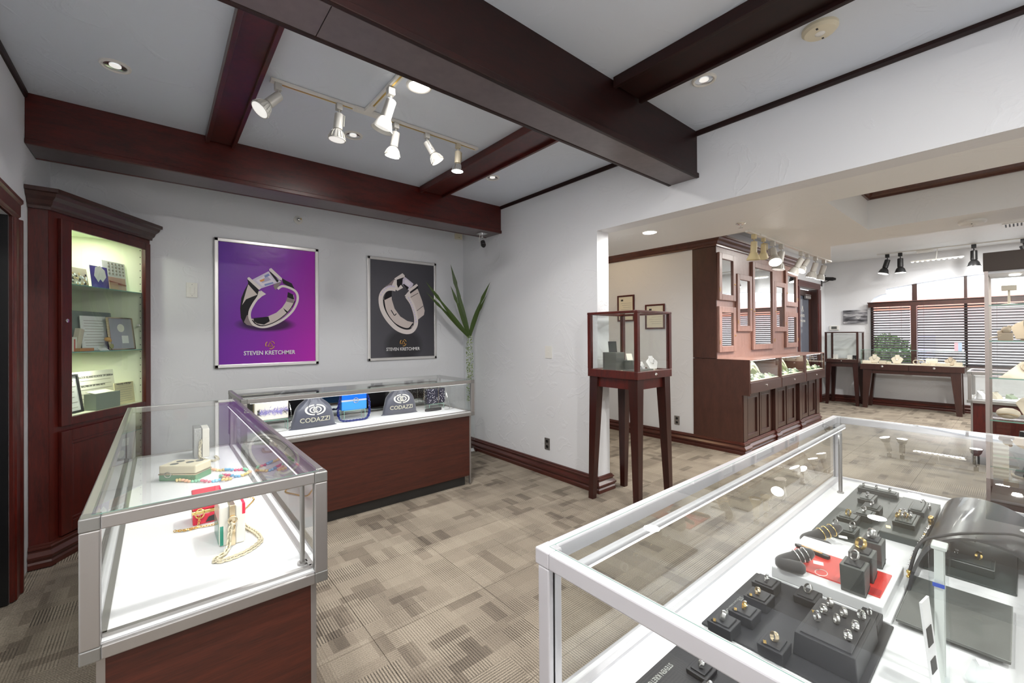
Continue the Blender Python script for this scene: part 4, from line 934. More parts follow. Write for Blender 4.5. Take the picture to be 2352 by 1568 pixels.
obj('base_moulding', M().sweep([(a*1.1, b) for a, b in base_p], pathc), mahog_h, t)
tri = [(.03, .02), (LD-.03, .02), (.58, .44), (.565, .455), (.0, .07)]
for z, nm in ((.885, 'bottom_board'), (2.205, 'top_board')):
    m = M(TD); m.prism(tri, z, z+.018); obj(nm, m, cream, t)
for z in (1.325, 1.785):
    m = M(TD); m.prism(tri, z, z+.007); m.mi = [0, 1]+[1]*5; o = obj('glass_shelf', m, [gl, gledge], t)
for z in [.98+.055*i for i in range(22)]:
    obj('pin_hole', M(TD).box(.802, .024, z, .806, .030, z+.006), inkm, t) if i % 1 == 0 else None
obj('shelf_support', M(TD).box(.785, .025, 1.52, .80, .04, 1.535), whitem, t)
q = TD @ Vector((.45, .12, 2.19)); lamp('cabinet_lamp', 'AREA', tuple(q), 2.6, (1, .98, .82), .09, aim=(q.x-.05, q.y+.06, 1))
obj('cabinet_light', M(TD @ TR(.45, .12, 2.2)).lathe([(.04, 0), (.04, -.008), (.001, -.009)][::-1], 20), bulb, t, smooth=40)
q2 = TD @ Vector((.40, .10, 1.28)); lamp('cabinet_lamp', 'AREA', tuple(q2), 1.2, (1, .98, .82), .05, aim=(q2.x-.05, q2.y+.06, 0))

def docthing(name, label, cat, s, d, z, w, h, lean, yaw, mat, frame=None, fw_=.012, lines=0, linecol=None, extra=None):
    """upright sheet or frame in cabinet coordinates"""
    T = TD @ TR(s, d, z, yaw) @ Matrix.Rotation(-lean, 4, 'X')
    p0 = T @ Vector((0, 0, 0)); t = thing(name, label, cat, tuple(p0))
    obj('sheet', M(T).box(-w/2, 0, .0005, w/2, .004, h), mat, t)
    if frame:
        for b in ((-w/2-fw_, 0, w/2+fw_, fw_), ): pass
        for x0, z0, x1, z1 in ((-w/2-fw_, 0, -w/2, h), (w/2, 0, w/2+fw_, h), (-w/2-fw_, h, w/2+fw_, h+fw_), (-w/2-fw_, -.0, w/2+fw_, .0+fw_)):
            obj('frame_side', M(T).box(x0, -.008, z0, x1, .008, z1), frame, t)
    if lines:
        m = M(T); rn = random.Random(int(s*1000)+lines)
        for i in range(lines):
            zz = h*(.86-.72*i/max(1, lines-1)); ww = w*rn.uniform(.28, .42)
            m.box(-ww, -.001, zz, ww, -.0001, zz+h*.012)
        obj('printed_lines', m, linecol or inkm, t)['kind'] = 'stuff'
    if extra: extra(T, t)
    return t
docg = plain('faded_ink', (.38, .36, .30), .7)
def ex_photo(T, t):
    m = M(T); rn = random.Random(2)
    for i in range(70): x, z = rn.uniform(-.115, .115), rn.uniform(.01, .09); m.box(x, -.0015, z, x+.012, -.0002, z+.014, mi=i % 3)
    obj('printed_crowd', m, [inkm, plain('photo_tan', (.55, .42, .22), .6), paperw], t)['kind'] = 'stuff'
docthing('photo_print', 'crowd photograph leaning at the left of the top cabinet shelf', 'photo', .345, .14, 1.793, .25, .14, .15, 0, plain('photo_base', (.40, .36, .28), .5), extra=ex_photo)
def ex_blue(T, t):
    obj('printed_figure', M(T @ XB((0, -.0012, 0), (1, 0, 0), (0, 0, 1), (0, -1, 0))).prism([(-.05, .09), (-.03, .155), (.01, .17), (.05, .14), (.055, .09), (.02, .05), (.0, .07), (-.02, .045)], 0, .001), paperw, t)
docthing('photo_card', 'blue and white photo card on the top cabinet shelf', 'photo', .49, .075, 1.793, .15, .165, .12, 0, plain('violet_photo', (.12, .10, .42), .4), extra=ex_blue)
def ex_icons(T, t):
    m = M(T)
    for i in range(5):
        for j in range(4): m.T = T @ XB((-.05+i*.034, -.001, .13+j*.026), (1, 0, 0), (0, 0, 1), (0, -1, 0)); m.lathe([(.009, 0), (.009, .001)], 8)
    obj('printed_icons', m, docg, t)['kind'] = 'stuff'
    obj('printed_band', M(T).box(-.09, -.0012, .002, .10, -.0002, .105), plain('photo_pink', (.62, .40, .33), .5), t)
    obj('printed_hand', M(T @ XB((0, -.0022, 0), (1, 0, 0), (0, 0, 1), (0, -1, 0))).prism([(-.06, .075), (.10, .055), (.10, .045), (.0, .05), (-.05, .06)], 0, .0008), plain('photo_hand', (.35, .12, .08), .5), t)
docthing('printed_poster', 'white sheet with rows of round icons on the top cabinet shelf', 'print', .655, .095, 1.793, .22, .225, .1, 0, paperw, extra=ex_icons)
docthing('small_photo', 'small rose photo standing in front on the top cabinet shelf', 'photo', .57, .045, 1.793, .08, .055, .1, 0, plain('rose_photo', (.66, .42, .28), .5))
docthing('document_screen', 'white handwritten sheet mounted on a grey board, middle cabinet shelf', 'document', .50, .12, 1.333, .22, .255, .08, 0, paperw, lines=10, linecol=docg)
tag(obj('grey_board', M(TD @ TR(.53, .145, 1.333, 0) @ Matrix.Rotation(-.08, 4, 'X')).box(-.19, 0, 0, .17, .008, .29), plain('grey_green_board', (.20, .24, .22), .5), bevel=.004), 'grey green board behind the handwritten sheet on the middle shelf', 'board')
docthing('framed_document', 'gold framed grey certificate with two labels, middle cabinet shelf', 'document', .68, .065, 1.333, .21, .245, .12, -.06, plain('lilac_grey_print', (.42, .42, .48), .4), frame=pgold, fw_=.007,
         extra=lambda T, t: (obj('pasted_label', M(T).box(-.0, -.0012, .05, .06, -.0002, .11), paperw, t), obj('printed_seal', M(T @ XB((.0, -.001, .17), (1, 0, 0), (0, 0, 1), (0, -1, 0))).lathe([(.032, 0), (.032, .001)], 20), paper, t)))
t = thing('dried_rose', 'small dried yellow rose leaning in front of the gold framed certificate', 'flower', tuple(TD @ Vector((0.530, .06, 1.333))))
obj('bloom', M(TD).ball((0.525, .06, 1.415), .02, 9, 6, sc=(1, 1, .9)).ball((0.537, .055, 1.405), .013, 8, 5), plain('rose_yellow', (.70, .42, .14), .6), t, smooth=60)
obj('stem', M(TD).tube([(0.527, .06, 1.40), (0.540, .06, 1.36), (0.565, .06, 1.336)], .002, 5), leafm, t); obj('dried_leaf', M(TD).ball((0.565, .06, 1.362), .018, 8, 5, sc=(.9, .4, 1.2)), plain('dry_leaf', (.36, .36, .15), .7), t, smooth=60)
docthing('name_card', 'small white card lying on the front of the middle cabinet shelf', 'card', .47, .035, 1.333, .075, .032, .9, 0, paperw)
docthing('greeting_card', 'white card upright at the left edge of the middle shelf', 'card', .27, .13, 1.333, .10, .30, .1, .2, paper)
t = thing('gift_box', 'leaning white and red striped box on the middle shelf at left', 'box', tuple(TD @ Vector((.20, .08, 1.333))))
obj('box_body', M(TD @ TR(.235, .07, 1.333, .3)).box(-.03, -.02, .0005, .03, .02, .10), paper, t); obj('red_stripe', M(TD @ TR(.235, .07, 1.333, .3)).box(-.008, -.021, .001, .006, -.0195, .085), redm, t)
t = thing('gift_box', 'tall cream box leaning beside the striped box, middle shelf', 'box', tuple(TD @ Vector((.25, .10, 1.333))))
obj('box_body', M(TD @ TR(.30, .095, 1.335, .1) @ Matrix.Rotation(.25, 4, 'Y')).box(-.02, -.015, .006, .02, .015, .16), ivory, t); obj('box_edge', M(TD @ TR(.30, .095, 1.335, .1) @ Matrix.Rotation(.25, 4, 'Y')).box(.0201, -.015, .006, .022, .015, .16), docg, t)
tag(obj('wood_block', M(TD @ TR(.30, .045, 1.333, .05)).box(-.06, -.025, 0, .06, .025, .022), plain('honey_wood', (.50, .24, .08), .4), bevel=.002), 'honey coloured wooden block lying on the middle cabinet shelf', 'block')
def ex_dip(T, t):
    text_obj('lettering', 'RHODE ISLAND SCHOOL OF DESIGN', .0185, inkm, T @ XB((.02, -.0012, .225), (1, 0, 0), (0, 0, 1), (0, -1, 0)), t)
    text_obj('lettering', 'BACHELOR OF FINE ARTS', .018, inkm, T @ XB((-.01, -.0012, .16), (1, 0, 0), (0, 0, 1), (0, -1, 0)), t)
docthing('diploma', 'large cream diploma with lettering at the back of the bottom shelf', 'document', .555, .16, .904, .40, .275, .08, 0, paper, lines=7, linecol=docg, extra=ex_dip)
docthing('university_diploma', 'smaller yellowed diploma headed University of Michigan, bottom shelf right', 'document', .70, .06, .904, .19, .17, .1, 0, plain('yellow_paper', (.78, .70, .42), .7), lines=8,
         linecol=docg, extra=lambda T, t: text_obj('lettering', 'University of Michigan', .0165, inkm, T @ XB((.0, -.0012, .156), (1, 0, 0), (0, 0, 1), (0, -1, 0)), t))
docthing('framed_letter', 'white letter in a black frame leaning at the left of the bottom shelf', 'document', .255, .085, .904, .19, .255, .14, .12, paperw, frame=blackf, fw_=.014, lines=6, linecol=docg)
t = thing('grey_box', 'grey green box with an open flap on the bottom cabinet shelf', 'box', tuple(TD @ Vector((.50, .09, .904))))
obj('box_body', M(TD).box(.385, .03, .9045, .60, .11, 1.02), plain('sage_box', (.26, .30, .25), .6), t); obj('lid_flap', M(TD).add([(.375, .03, 1.021), (.55, .03, 1.021), (.57, .11, 1.036), (.40, .11, 1.032), (.375, .03, 1.024), (.55, .03, 1.024), (.57, .11, 1.039), (.40, .11, 1.035)], [(0,3,2,1),(4,5,6,7),(0,1,5,4),(1,2,6,5),(2,3,7,6),(3,0,4,7)]), cream, t)

# ------------------------------------------------------------------ pedestal cases on tapered legs
def tleg(m, x, y, z1, w1, w0, sx, sy):   # outer corner at x,y; sx,sy point inward
    a = [(x, y, 0), (x+sx*w0, y, 0), (x+sx*w0, y+sy*w0, 0), (x, y+sy*w0, 0)]
    xi, yi = x+sx*.012, y+sy*.012
    b = [(xi, yi, z1), (xi+sx*w1, yi, z1), (xi+sx*w1, yi+sy*w1, z1), (xi, yi+sy*w1, z1)]
    if sx*sy < 0: a.reverse(); b.reverse()
    return m.loft([a, b])
legm = wood('dark_leg_wood', (.014, .004, .003), (.050, .009, .006), (10, 10, 1.2), .35, .1)
def pedestal(label, x0, x1, y0, y1, z0, z1, front, mat, band=.065):
    t = thing('pedestal_case', label, 'display case', ((x0+x1)/2, (y0+y1)/2, 0))
    for x, sx in ((x0, 1), (x1, -1)):
        for y, sy in ((y0, 1), (y1, -1)): obj('leg', tleg(M(), x, y, z0-.001, .085, .048, sx, sy), legm, t)
    obj('apron', M().box(x0+.05, y0+.035, z0-.085, x1-.05, y0+.055, z0).box(x0+.05, y1-.055, z0-.085, x1-.05, y1-.035, z0).box(x0+.035, y0+.05, z0-.085, x0+.055, y1-.05, z0).box(x1-.055, y0+.05, z0-.085, x1-.035, y1-.05, z0), mat, t)
    for nm, b in (('base_rail', (x0, y0, x1, y0+.03)), ('base_rail', (x0, y1-.03, x1, y1)), ('base_rail', (x0, y0+.03, x0+.03, y1-.03)), ('base_rail', (x1-.03, y0+.03, x1, y1-.03))):
        obj(nm, M().box(b[0], b[1], z0, b[2], b[3], z0+band), mat, t, bevel=.004)
    pw = .034
    for x in (x0, x1-pw):
        for y in (y0, y1-pw): obj('corner_post', M().box(x, y, z0+band, x+pw, y+pw, z1-.022), mat, t, bevel=.002)
    for b in ((x0, y0, x1, y0+.03), (x0, y1-.03, x1, y1), (x0, y0+.03, x0+.03, y1-.03), (x1-.03, y0+.03, x1, y1-.03)):
        obj('top_rail', M().box(b[0]-.002, b[1]-.002, z1-.022, b[2]+.002, b[3]+.002, z1), mat, t, bevel=.005)
    obj('inner_deck', M().box(x0+.03, y0+.03, z0+band-.03, x1-.03, y1-.03, z0+band-.012), plain('ivory_deck', (.78, .72, .55), .5) if 'ivory_deck' not in MATS else MATS['ivory_deck'], t)
    pane(t, x0+.028, y0+.028, z1-.012, x1-.028, y1-.028, z1-.006, 'top_pane')
    for b in ((x0+pw, y0+.012, x1-pw, y0+.016), (x0+pw, y1-.016, x1-pw, y1-.012), (x0+.012, y0+pw, x0+.016, y1-pw), (x1-.016, y0+pw, x1-.012, y1-pw)):
        pane(t, b[0], b[1], z0+band-.005, b[2], b[3], z1-.02, 'side_pane')
    fx, fy = front; c = Vector(((x0+x1)/2+fx*(x1-x0)/2, (y0+y1)/2+fy*(y1-y0)/2, z0+band*.5))
    obj('lock_knob', M(aimz(c, (fx, fy, 0))).lathe([(.014, 0), (.014, .006), (.009, .012), (.001, .013)], 16), chrome, t, smooth=40)
    return t
pedestal('tall mahogany pedestal case on four tapered legs beside the wall opening', 2.892, 3.40, 1.93, 2.437, 1.065, 1.62, (0, -1), mahog)
# its contents
zb = 1.1185
t = thing('display_riser', 'dark stepped block holding cards inside the near pedestal case', 'display stand', (3.02, 2.25, zb))
obj('tall_block', M().box(2.98, 2.20, zb, 3.10, 2.34, zb+.155), greyf, t, bevel=.003); obj('low_block', M().box(3.10, 2.12, zb, 3.22, 2.26, zb+.085), greyf, t, bevel=.003); obj('base_tray', M().box(2.96, 2.02, zb-.0005, 3.26, 2.12, zb+.014), greyf, t, bevel=.002)
def minicard(label, T, w, h, mat, mark=True):
    t = thing('easel_card', label, 'card', tuple(T @ Vector((0, 0, 0))))
    obj('card', M(T).box(-w/2, 0, 0, w/2, .004, h), mat, t)
    obj('card_strut', M(T).add([(-.008, .004, h*.6), (.008, .004, h*.6), (.008, .03, 0), (-.008, .03, 0), (-.008, .006, h*.6), (.008, .006, h*.6), (.008, .032, 0), (-.008, .032, 0)], [(0,3,2,1),(4,5,6,7),(0,1,5,4),(1,2,6,5),(2,3,7,6),(3,0,4,7)]), blackm, t)
minicard('dark easel card on the tall block inside the near pedestal case', TR(3.02, 2.26, zb+.155, -.7, -.35), .07, .10, blackf)
minicard('cream easel card on the low block inside the near pedestal case', TR(3.155, 2.18, zb+.085, -.3, -.35), .06, .06, paper)
def bust(label, x, y, z, h, rz, mat=None, grp=None, cat='necklace bust'):
    """flat necklace bust: sloped shoulders, narrow neck, on a foot, with a necklace"""
    mat = mat or ivory
    t = thing('necklace_bust', label, cat, (x, y, z), rz, grp)
    T = Matrix.Rotation(-.35, 4, 'X'); P = [(-.30, .02), (-.52, .52), (-.40, .68), (-.20, .80), (-.17, 1.0), (.17, 1.0), (.20, .80), (.40, .68), (.52, .52), (.30, .02)]
    m = M(T @ XB((0, 0, .004), (1, 0, 0), (0, 0, 1), (0, -1, 0))); m.prism([(a*h, b*h) for a, b in P], 0, .012); obj('bust_board', m, mat, t, local=True, bevel=.003)
    obj('easel_foot', M().add([(-.2*h, .0, 0), (.2*h, .0, 0), (.2*h, .45*h, 0), (-.2*h, .45*h, 0), (-.05*h, .25*h, .6*h), (.05*h, .25*h, .6*h), (.05*h, .27*h, .6*h), (-.05*h, .27*h, .6*h)], [(0,3,2,1),(4,5,6,7),(0,1,5,4),(1,2,6,5),(2,3,7,6),(3,0,4,7)]), mat, t, local=True)
    m = M(T); pts = [(.17*h*math.cos(a)*(1+.25*math.sin(-a)), -.016, h*(.86+.42*math.sin(a))) for a in [PI+PI*i/12 for i in range(13)]]
    m.tube(pts, .0016, 4); obj('necklace', m, silver, t, local=True); m = M(T); m.ball((0, -.018, h*.43), .007, 8, 5); obj('pendant', m, silver, t, local=True)
    return t
bust('white necklace bust in the right corner of the near pedestal case', 3.30, 2.05, zb, .12, -.3, plain('white_bust', (.82, .82, .82), .5))
bust('small white necklace bust beside the low block in the near pedestal case', 3.20, 2.08, zb, .07, .2, MATS['white_bust'])
P2 = pedestal('distant dark pedestal case on tapered legs near the street door', 10.45, 10.93, 2.03, 2.57, .845, 1.455, (-1, 0), dark)
for i, (y, h_) in enumerate(((2.43, .10), (2.20, .09))):
    tag(obj('price_card', M().box(10.62, y-.04, .9, 10.626, y+.04, .9+h_), paperw), ['white card at the left inside the distant pedestal case', 'white card at the right inside the distant pedestal case'][i], 'card')
for i in range(6):
    y = 2.11+i*.075; t = thing('jewellery_pad', 'row of cream jewellery pads lying in the distant pedestal case', 'jewellery pad', (10.53, y, .90), 0, 'pads in the distant pedestal case')
    obj('pad', M().box(10.49, y-.03, .8985, 10.57, y+.03, .908), ivory, t, bevel=.002); obj('ring', M(TR(10.53, y, .918, 0, PI/2)).tube([(.01*math.cos(a*PI/6), .01*math.sin(a*PI/6), 0) for a in range(12)], .0018, 4, True), silver, t)
tag(obj('ring_block', M().box(10.60, 2.09, .8985, 10.66, 2.15, .985), blackf), 'small black block in the distant pedestal case', 'display stand')

# console table with a glass box
t = thing('console_table', 'dark console table with tapered legs under the window, glass box on top', 'table', (10.69, 1.3, 0)); CT = t
tx0, tx1, ty0, ty1, tz0, tz1 = 10.42, 10.88, .615, 2.0, .735, .845
for x, sx in ((tx0+.0, 1), (tx1, -1)):
    for y, sy in ((ty0+.03, 1), (ty1-.03, -1)): obj('leg', tleg(M(), x, y, tz0-.001, .13, .07, sx, sy), dark, t)
for y0_, y1_ in ((1.309, ty1), (ty0, 1.306)):
    dw = obj('drawer', M().box(tx0, y0_, tz0, tx0+.025, y1_, tz1-.004), dark, t, bevel=.003); c = Vector((tx0, (y0_+y1_)/2+.02, .80))
    obj('lock_knob', M(aimz(c, (-1, 0, 0))).lathe([(.018, 0), (.018, .006), (.01, .012), (.001, .013)], 16), chrome, dw, smooth=40)
obj('table_box', M().box(tx0+.025, ty0, tz0, tx1, ty1, tz1-.012).box(tx0+.03, ty0+.12, .665, tx0+.06, ty1-.12, tz0), dark, t)
obj('ivory_top', M().box(tx0+.02, ty0+.01, tz1-.012, tx1-.01, ty1-.01, tz1), ivory, t)
for b in ((tx0+.01, ty0+.01, tx0+.015, ty1-.01), (tx1-.02, ty0+.01, tx1-.015, ty1-.01), (tx0+.015, ty0+.01, tx1-.02, ty0+.015), (tx0+.015, ty1-.015, tx1-.02, ty1-.01)):
    pane(t, b[0], b[1], tz1, b[2], b[3], 1.105, 'side_pane')
pane(t, tx0+.01, ty0+.01, 1.105, tx1-.015, ty1-.01, 1.11, 'top_pane')
zt = tz1+.0005
bust('white necklace bust at the left end of the console table', 10.66, 1.83, zt, .17, -PI/2)
bust('white necklace bust left of the middle of the console table', 10.66, 1.50, zt, .17, -PI/2)
bust('tan necklace bust on a stand at the right end of the console table', 10.66, .80, zt, .15, -PI/2, ivoryd)
for i, (y, w_, h_, lab) in enumerate(((1.93, .13, .05, 'low arched cream display at the far left of the console table'), (1.69, .10, .055, 'cream block with earrings left of the second bust'), (1.60, .06, .04, 'small cream block before the second bust'),
        (1.20, .14, .11, 'pair of round pearly bangles display right of the table middle'), (1.10, .12, .035, 'low cream ramp in the middle of the console table'), (1.03, .15, .115, 'cream ribbed bracelet roll on the console table'), (.88, .17, .045, 'long cream tray with rings near the right end of the console table'), (.70, .10, .06, 'cream block at the far right end of the console table'))):
    t = thing('jewellery_display', lab, 'jewellery display', (10.60, y, zt))
    x = 10.56 if i in (1, 2, 4, 6) else 10.64
    if i in (0, 5): obj('display_arch', M(XB((x, y-w_/2, zt), (1, 0, 0), (0, 0, 1), (0, 1, 0))).prism([(.05*math.cos(a*PI/8), h_*math.sin(a*PI/8)) for a in range(9)], 0, w_), ivory, t)
    elif i == 3:
        for yy in (-.035, .035): obj('bangle', M(XB((x, y+yy, zt+.045), (0, 1, 0), (0, 0, 1), (1, 0, 0))).tube([(.038*math.cos(a*PI/8), .038*math.sin(a*PI/8), 0) for a in range(16)], .008, 6, True), peach if False else ivory, t, smooth=60)
    else: obj('display_block', M().box(x-.04, y-w_/2, zt, x+.04, y+w_/2, zt+h_), ivory, t, bevel=.004)
    m = M()
    for k in range(3): m.tube([(x, y-w_*.3+k*w_*.3+.009*math.cos(a), zt+h_+.010+.009*math.sin(a)) for a in [PI/4*j for j in range(8)]], .0018, 4, True)
    obj('rings_on_top', m, silver, t)['kind'] = 'stuff'

# things on the window wall
t = thing('canvas_picture', 'small black and white horizontal picture on the far wall left of the window', 'picture', (10.99, 2.18, 1.62))
mg, n_, l_n, b_ = newmat('grey_photo_print'); tc = n_.new('ShaderNodeTexCoord'); nz = n_.new('ShaderNodeTexNoise'); mp_ = n_.new('ShaderNodeMapping'); mp_.inputs['Scale'].default_value = (1, 3, 14)
l_n.new(tc.outputs['Object'], mp_.inputs['Vector']); l_n.new(mp_.outputs[0], nz.inputs['Vector']); nz.inputs['Scale'].default_value = 1.4; nz.inputs['Detail'].default_value = 5
r_ = ramp(n_, [(.35, (.02, .02, .025)), (.5, (.22, .22, .24)), (.66, (.6, .6, .62))]); l_n.new(nz.outputs['Fac'], r_.inputs['Fac']); l_n.new(r_.outputs['Color'], b_.inputs['Base Color'])
obj('canvas', M().box(10.975, 1.985, 1.62, 10.999, 2.375, 1.90), mg, t); obj('printed_mark', M().tube([(10.974, 2.13, 1.72), (10.974, 2.17, 1.76), (10.974, 2.09, 1.76)], .004, 4, True), paperw, t)
t = thing('thermostat', 'white thermostat with grey display above the distant pedestal case', 'thermostat', (10.99, 2.53, 1.50)); obj('housing', M().box(10.972, 2.45, 1.495, 10.999, 2.615, 1.59), whitem, t, bevel=.006); obj('display', M().box(10.970, 2.485, 1.515, 10.973, 2.58, 1.572), greyf, t)
t = thing('security_camera', 'black security camera with looped cable in the far corner beside the window wall', 'camera', (10.93, 2.62, 2.45))
obj('wall_bracket', M().box(10.75, 2.685, 2.42, 10.79, 2.699, 2.56), blackm, t); obj('arm', M().tube([(10.77, 2.69, 2.49), (10.70, 2.60, 2.50), (10.68, 2.52, 2.53)], .008, 6), blackm, t)
obj('camera_body', M(aimz((10.70, 2.58, 2.56), (-.05, -.9, -.12))).lathe([(.02, -.06), (.038, -.05), (.038, .10), (.03, .12), (.022, .15), (.001, .15)], 16), blackm, t, smooth=40); obj('cable', M().tube(smooth_pts([(10.78, 2.69, 2.55), (10.74, 2.62, 2.64), (10.72, 2.66, 2.58), (10.71, 2.62, 2.52)]), .006, 6), blackm, t)
def cert(label, y0, y1, z0, z1):
    t = thing('framed_certificate', label, 'certificate', (5.29, (y0+y1)/2, z0))
    for b in ((y0, z0, y0+.022, z1), (y1-.022, z0, y1, z1), (y0+.022, z0, y1-.022, z0+.022), (y0+.022, z1-.022, y1-.022, z1)): obj('frame_side', M().box(5.278, b[0], b[1], 5.299, b[2], b[3]), mahog, t, bevel=.003)
    obj('certificate_sheet', M().box(5.288, y0+.02, z0+.02, 5.298, y1-.02, z1-.02), plain('cert_paper', (.80, .76, .62), .5) if 'cert_paper' not in MATS else MATS['cert_paper'], t)
    obj('printed_logo', M().box(5.287, y1-.10, z1-.085, 5.2885, y1-.06, z1-.06), inkm, t); m = M()
    for i in range(6): m.box(5.287, y0+.05, z1-.12-i*.03, 5.2885, y1-.06-(i % 3)*.02, z1-.116-i*.03)
    obj('printed_lines', m, docg, t)['kind'] = 'stuff'
cert('brown framed certificate on the wall behind the pedestal case, the higher one', 3.58, 3.87, 1.62, 2.005)
cert('brown framed certificate on the wall behind the pedestal case, the lower right one', 3.10, 3.40, 1.50, 1.845)
# ------------------------------------------------------------------ wall unit with niches and jewellery drawers
t = thing('display_cabinet', 'large brown wall cabinet with glass niches over lit jewellery drawers', 'cabinet', (6.8, 2.4, 0)); WU = t
yw, yu, yl = 2.689, 2.407, 2.115
obj('side_panel', M().box(5.292, yu, 1.125, 5.31, yw+.02, 2.52), brownp, t); obj('side_panel', M().box(5.292, 2.03, .70, 5.31, yw+.02, 1.118).box(5.292, yl, .0, 5.31, yw+.02, .70), brownp, t)
obj('upper_front', M().box(5.31, yu+.004, 1.12, 8.22, yu+.022, 2.52), wood('pinkish_spotlit_front', (.24, .125, .10), (.36, .21, .17), (6, 6, 1.5), .35, .2), t)  # front wood colour lightened to carry the glow of the spotlights
upf = MATS['pinkish_spotlit_front']
obj('end_panel', M().box(8.22, yu+.004, 1.12, 8.238, yw, 2.52), brownp, t)
obj('crown_moulding', M().sweep(crownz(2.515), [(5.292, 2.69), (5.292, yu+.004), (8.238, yu+.004), (8.238, 2.69)]), crw, t)
obj('counter_top', M().box(5.30, 2.10, 1.104, 8.25, yu+.004, 1.12).box(5.30, 2.034, 1.109, 8.25, 2.10, 1.12), upf, t)
for (xa, xb, za, zc) in ((5.32, 5.79, 1.85, 2.44), (5.31, 5.79, 1.20, 1.77), (5.84, 6.31, 1.46, 2.22), (6.34, 7.14, 1.205, 2.43), (7.15, 7.64, 1.46, 2.22), (7.64, 8.18, 1.865, 2.43), (7.64, 8.18, 1.205, 1.77)):
    f = .075; y0 = yu-.03
    d = obj('niche_door', M().box(xa, y0, za, xa+f, yu+.002, zc).box(xb-f, y0, za, xb, yu+.002, zc).box(xa+f, y0, za, xb-f, yu+.002, za+f).box(xa+f, y0, zc-f, xb-f, yu+.002, zc), upf, t, bevel=.004)
    obj('niche_glass', M().box(xa+f-.004, yu-.012, za+f-.004, xb-f+.004, yu-.007, zc-f+.004), mirror, d)
    kx = xb-f/2 if xb < 6.5 else xa+f/2
    obj('lock_knob', M(aimz((kx, y0, (za+zc)/2-.08), (0, -1, 0))).lathe([(.009, 0), (.009, .008), (.001, .011)], 12), gold, d, smooth=40)
    obj('door_hinge', M().box(xa+.004 if xb < 6.5 else xb-.012, y0-.004, za+.10, xa+.012 if xb < 6.5 else xb-.004, y0+.001, za+.15), brass, d)
olive = plain('sage_leatherette', (.30, .36, .26), .5); lime = plain('pale_green_leatherette', (.62, .68, .45), .5); oliv2 = plain('deep_green_leatherette', (.08, .13, .07), .5)
units = ((5.31, 6.29, 'near left'), (6.33, 7.26, 'middle'), (7.33, 8.25, 'far right'))
for ui, (xa, xb, nm) in enumerate(units):
    c = obj('drawer_case', M().box(xa, 2.034, .852, xb, 2.37, .862).box(xa, 2.034, .862, xa+.02, 2.06, 1.108).box(xb-.02, 2.034, .862, xb, 2.06, 1.108).box(xa, 2.36, .862, xb, 2.37, 1.104), brownp, t)
    dw = obj('drawer', M().box(xa+.004, 2.026, .722, xb-.004, 2.05, .85), dark, t, bevel=.003)
    obj('lock_knob', M(aimz(((xa+xb)/2, 2.026, .79), (0, -1, 0))).lathe([(.013, 0), (.013, .008), (.001, .012)], 14), chrome, dw, smooth=40)
    pane(t, xa+.02, 2.040, .862, xb-.02, 2.044, 1.105, 'case_window')
    obj('case_liner', M().box(xa+.02, 2.05, .862, xb-.02, 2.36, .868), cream, t); obj('case_back', M().box(xa+.02, 2.352, .868, xb-.02, 2.36, 1.10), oliv2, t)
    obj('led_strip', M().box(xa+.05, 2.075, 1.096, xb-.05, 2.087, 1.102), ledm, t); lamp('niche_led', 'AREA', ((xa+xb)/2, 2.10, 1.09), 1.8, (1, 1, .92), .85, size_y=.01)
    rn = random.Random(20+ui)
    m = M()
    # curved ramps with bracelets, and many flat strips
    big = thing('jewellery_ramp', 'tall curved pale green ramp in the %s jewellery drawer window' % nm, 'jewellery display', ((xa+xb)/2, 2.2, .868))
    cxm = (xa+xb)/2+.05
    obj('ramp', M(XB((cxm-.22, 2.16, .868), (1, 0, 0), (0, 0, 1), (0, 1, 0))).prism([(0, .10), (.02, .19), (.08, .215), (.16, .19), (.26, .13), (.34, .06), (.38, 0), (.33, 0), (.27, .05), (.18, .10), (.09, .13), (.04, .10)], 0, .10), lime, big, bevel=.003)
    obj('bracelet', M().tube([(cxm-.22+a, 2.158, .868+z_) for a, z_ in ((.05, .16), (.12, .165), (.2, .12), (.28, .065))], .008, 5), silver, big)
    for k in range(24):
        row = k//8; x = xa+.085+(k % 8)*(xb-xa-.19)/7+rn.uniform(-.015, .015); y = 2.085+row*.03+rn.uniform(0, .008) if row < 2 else 2.30; h_ = (.022, .045, .15)[row]+rn.uniform(0, .02)
        tt = thing('jewellery_pad', 'green jewellery pads with pieces crowded in the %s drawer window' % nm, 'jewellery pad', (x, y, .869), rn.uniform(-.35, .35), 'pads in the %s drawer window' % nm)
        w_ = rn.uniform(.03, .05)
        obj('pad', M(TR(0, 0, 0)).add([(-w_, -.015, 0), (w_, -.015, 0), (w_, .02, 0), (-w_, .02, 0), (-w_, -.012, h_*.5), (w_, -.012, h_*.5), (w_, .02, h_), (-w_, .02, h_)], [(0,3,2,1),(4,5,6,7),(0,1,5,4),(1,2,6,5),(2,3,7,6),(3,0,4,7)]), (olive, oliv2, lime)[k % 3], tt, local=True)
        obj('chain', M(TR(0, 0, h_*.8)).tube([(-w_*.8, 0, .003), (-w_*.3, -.006, .006), (w_*.3, .002, .003), (w_*.8, 0, .006)], .003, 4), silver, tt, local=True)
obj('case_divider', M().box(6.291, 2.03, .72, 6.328, 2.36, 1.108).box(7.262, 2.03, .72, 7.328, 2.36, 1.108), brownp, t)
obj('lower_body', M().box(5.31, yl+.03, .02, 8.25, yw, .72), dark, t)
for xa, xb in ((5.31, 5.40), (6.18, 6.40), (7.15, 7.38), (8.10, 8.25)):
    rec = xa in (6.18, 7.15, 8.10)
    obj('pilaster', M().box(xa+(.14 if rec and xa != 8.10 else 0), yl-.01, .14, xb, yl+.03, .705), dark, t, bevel=.004)
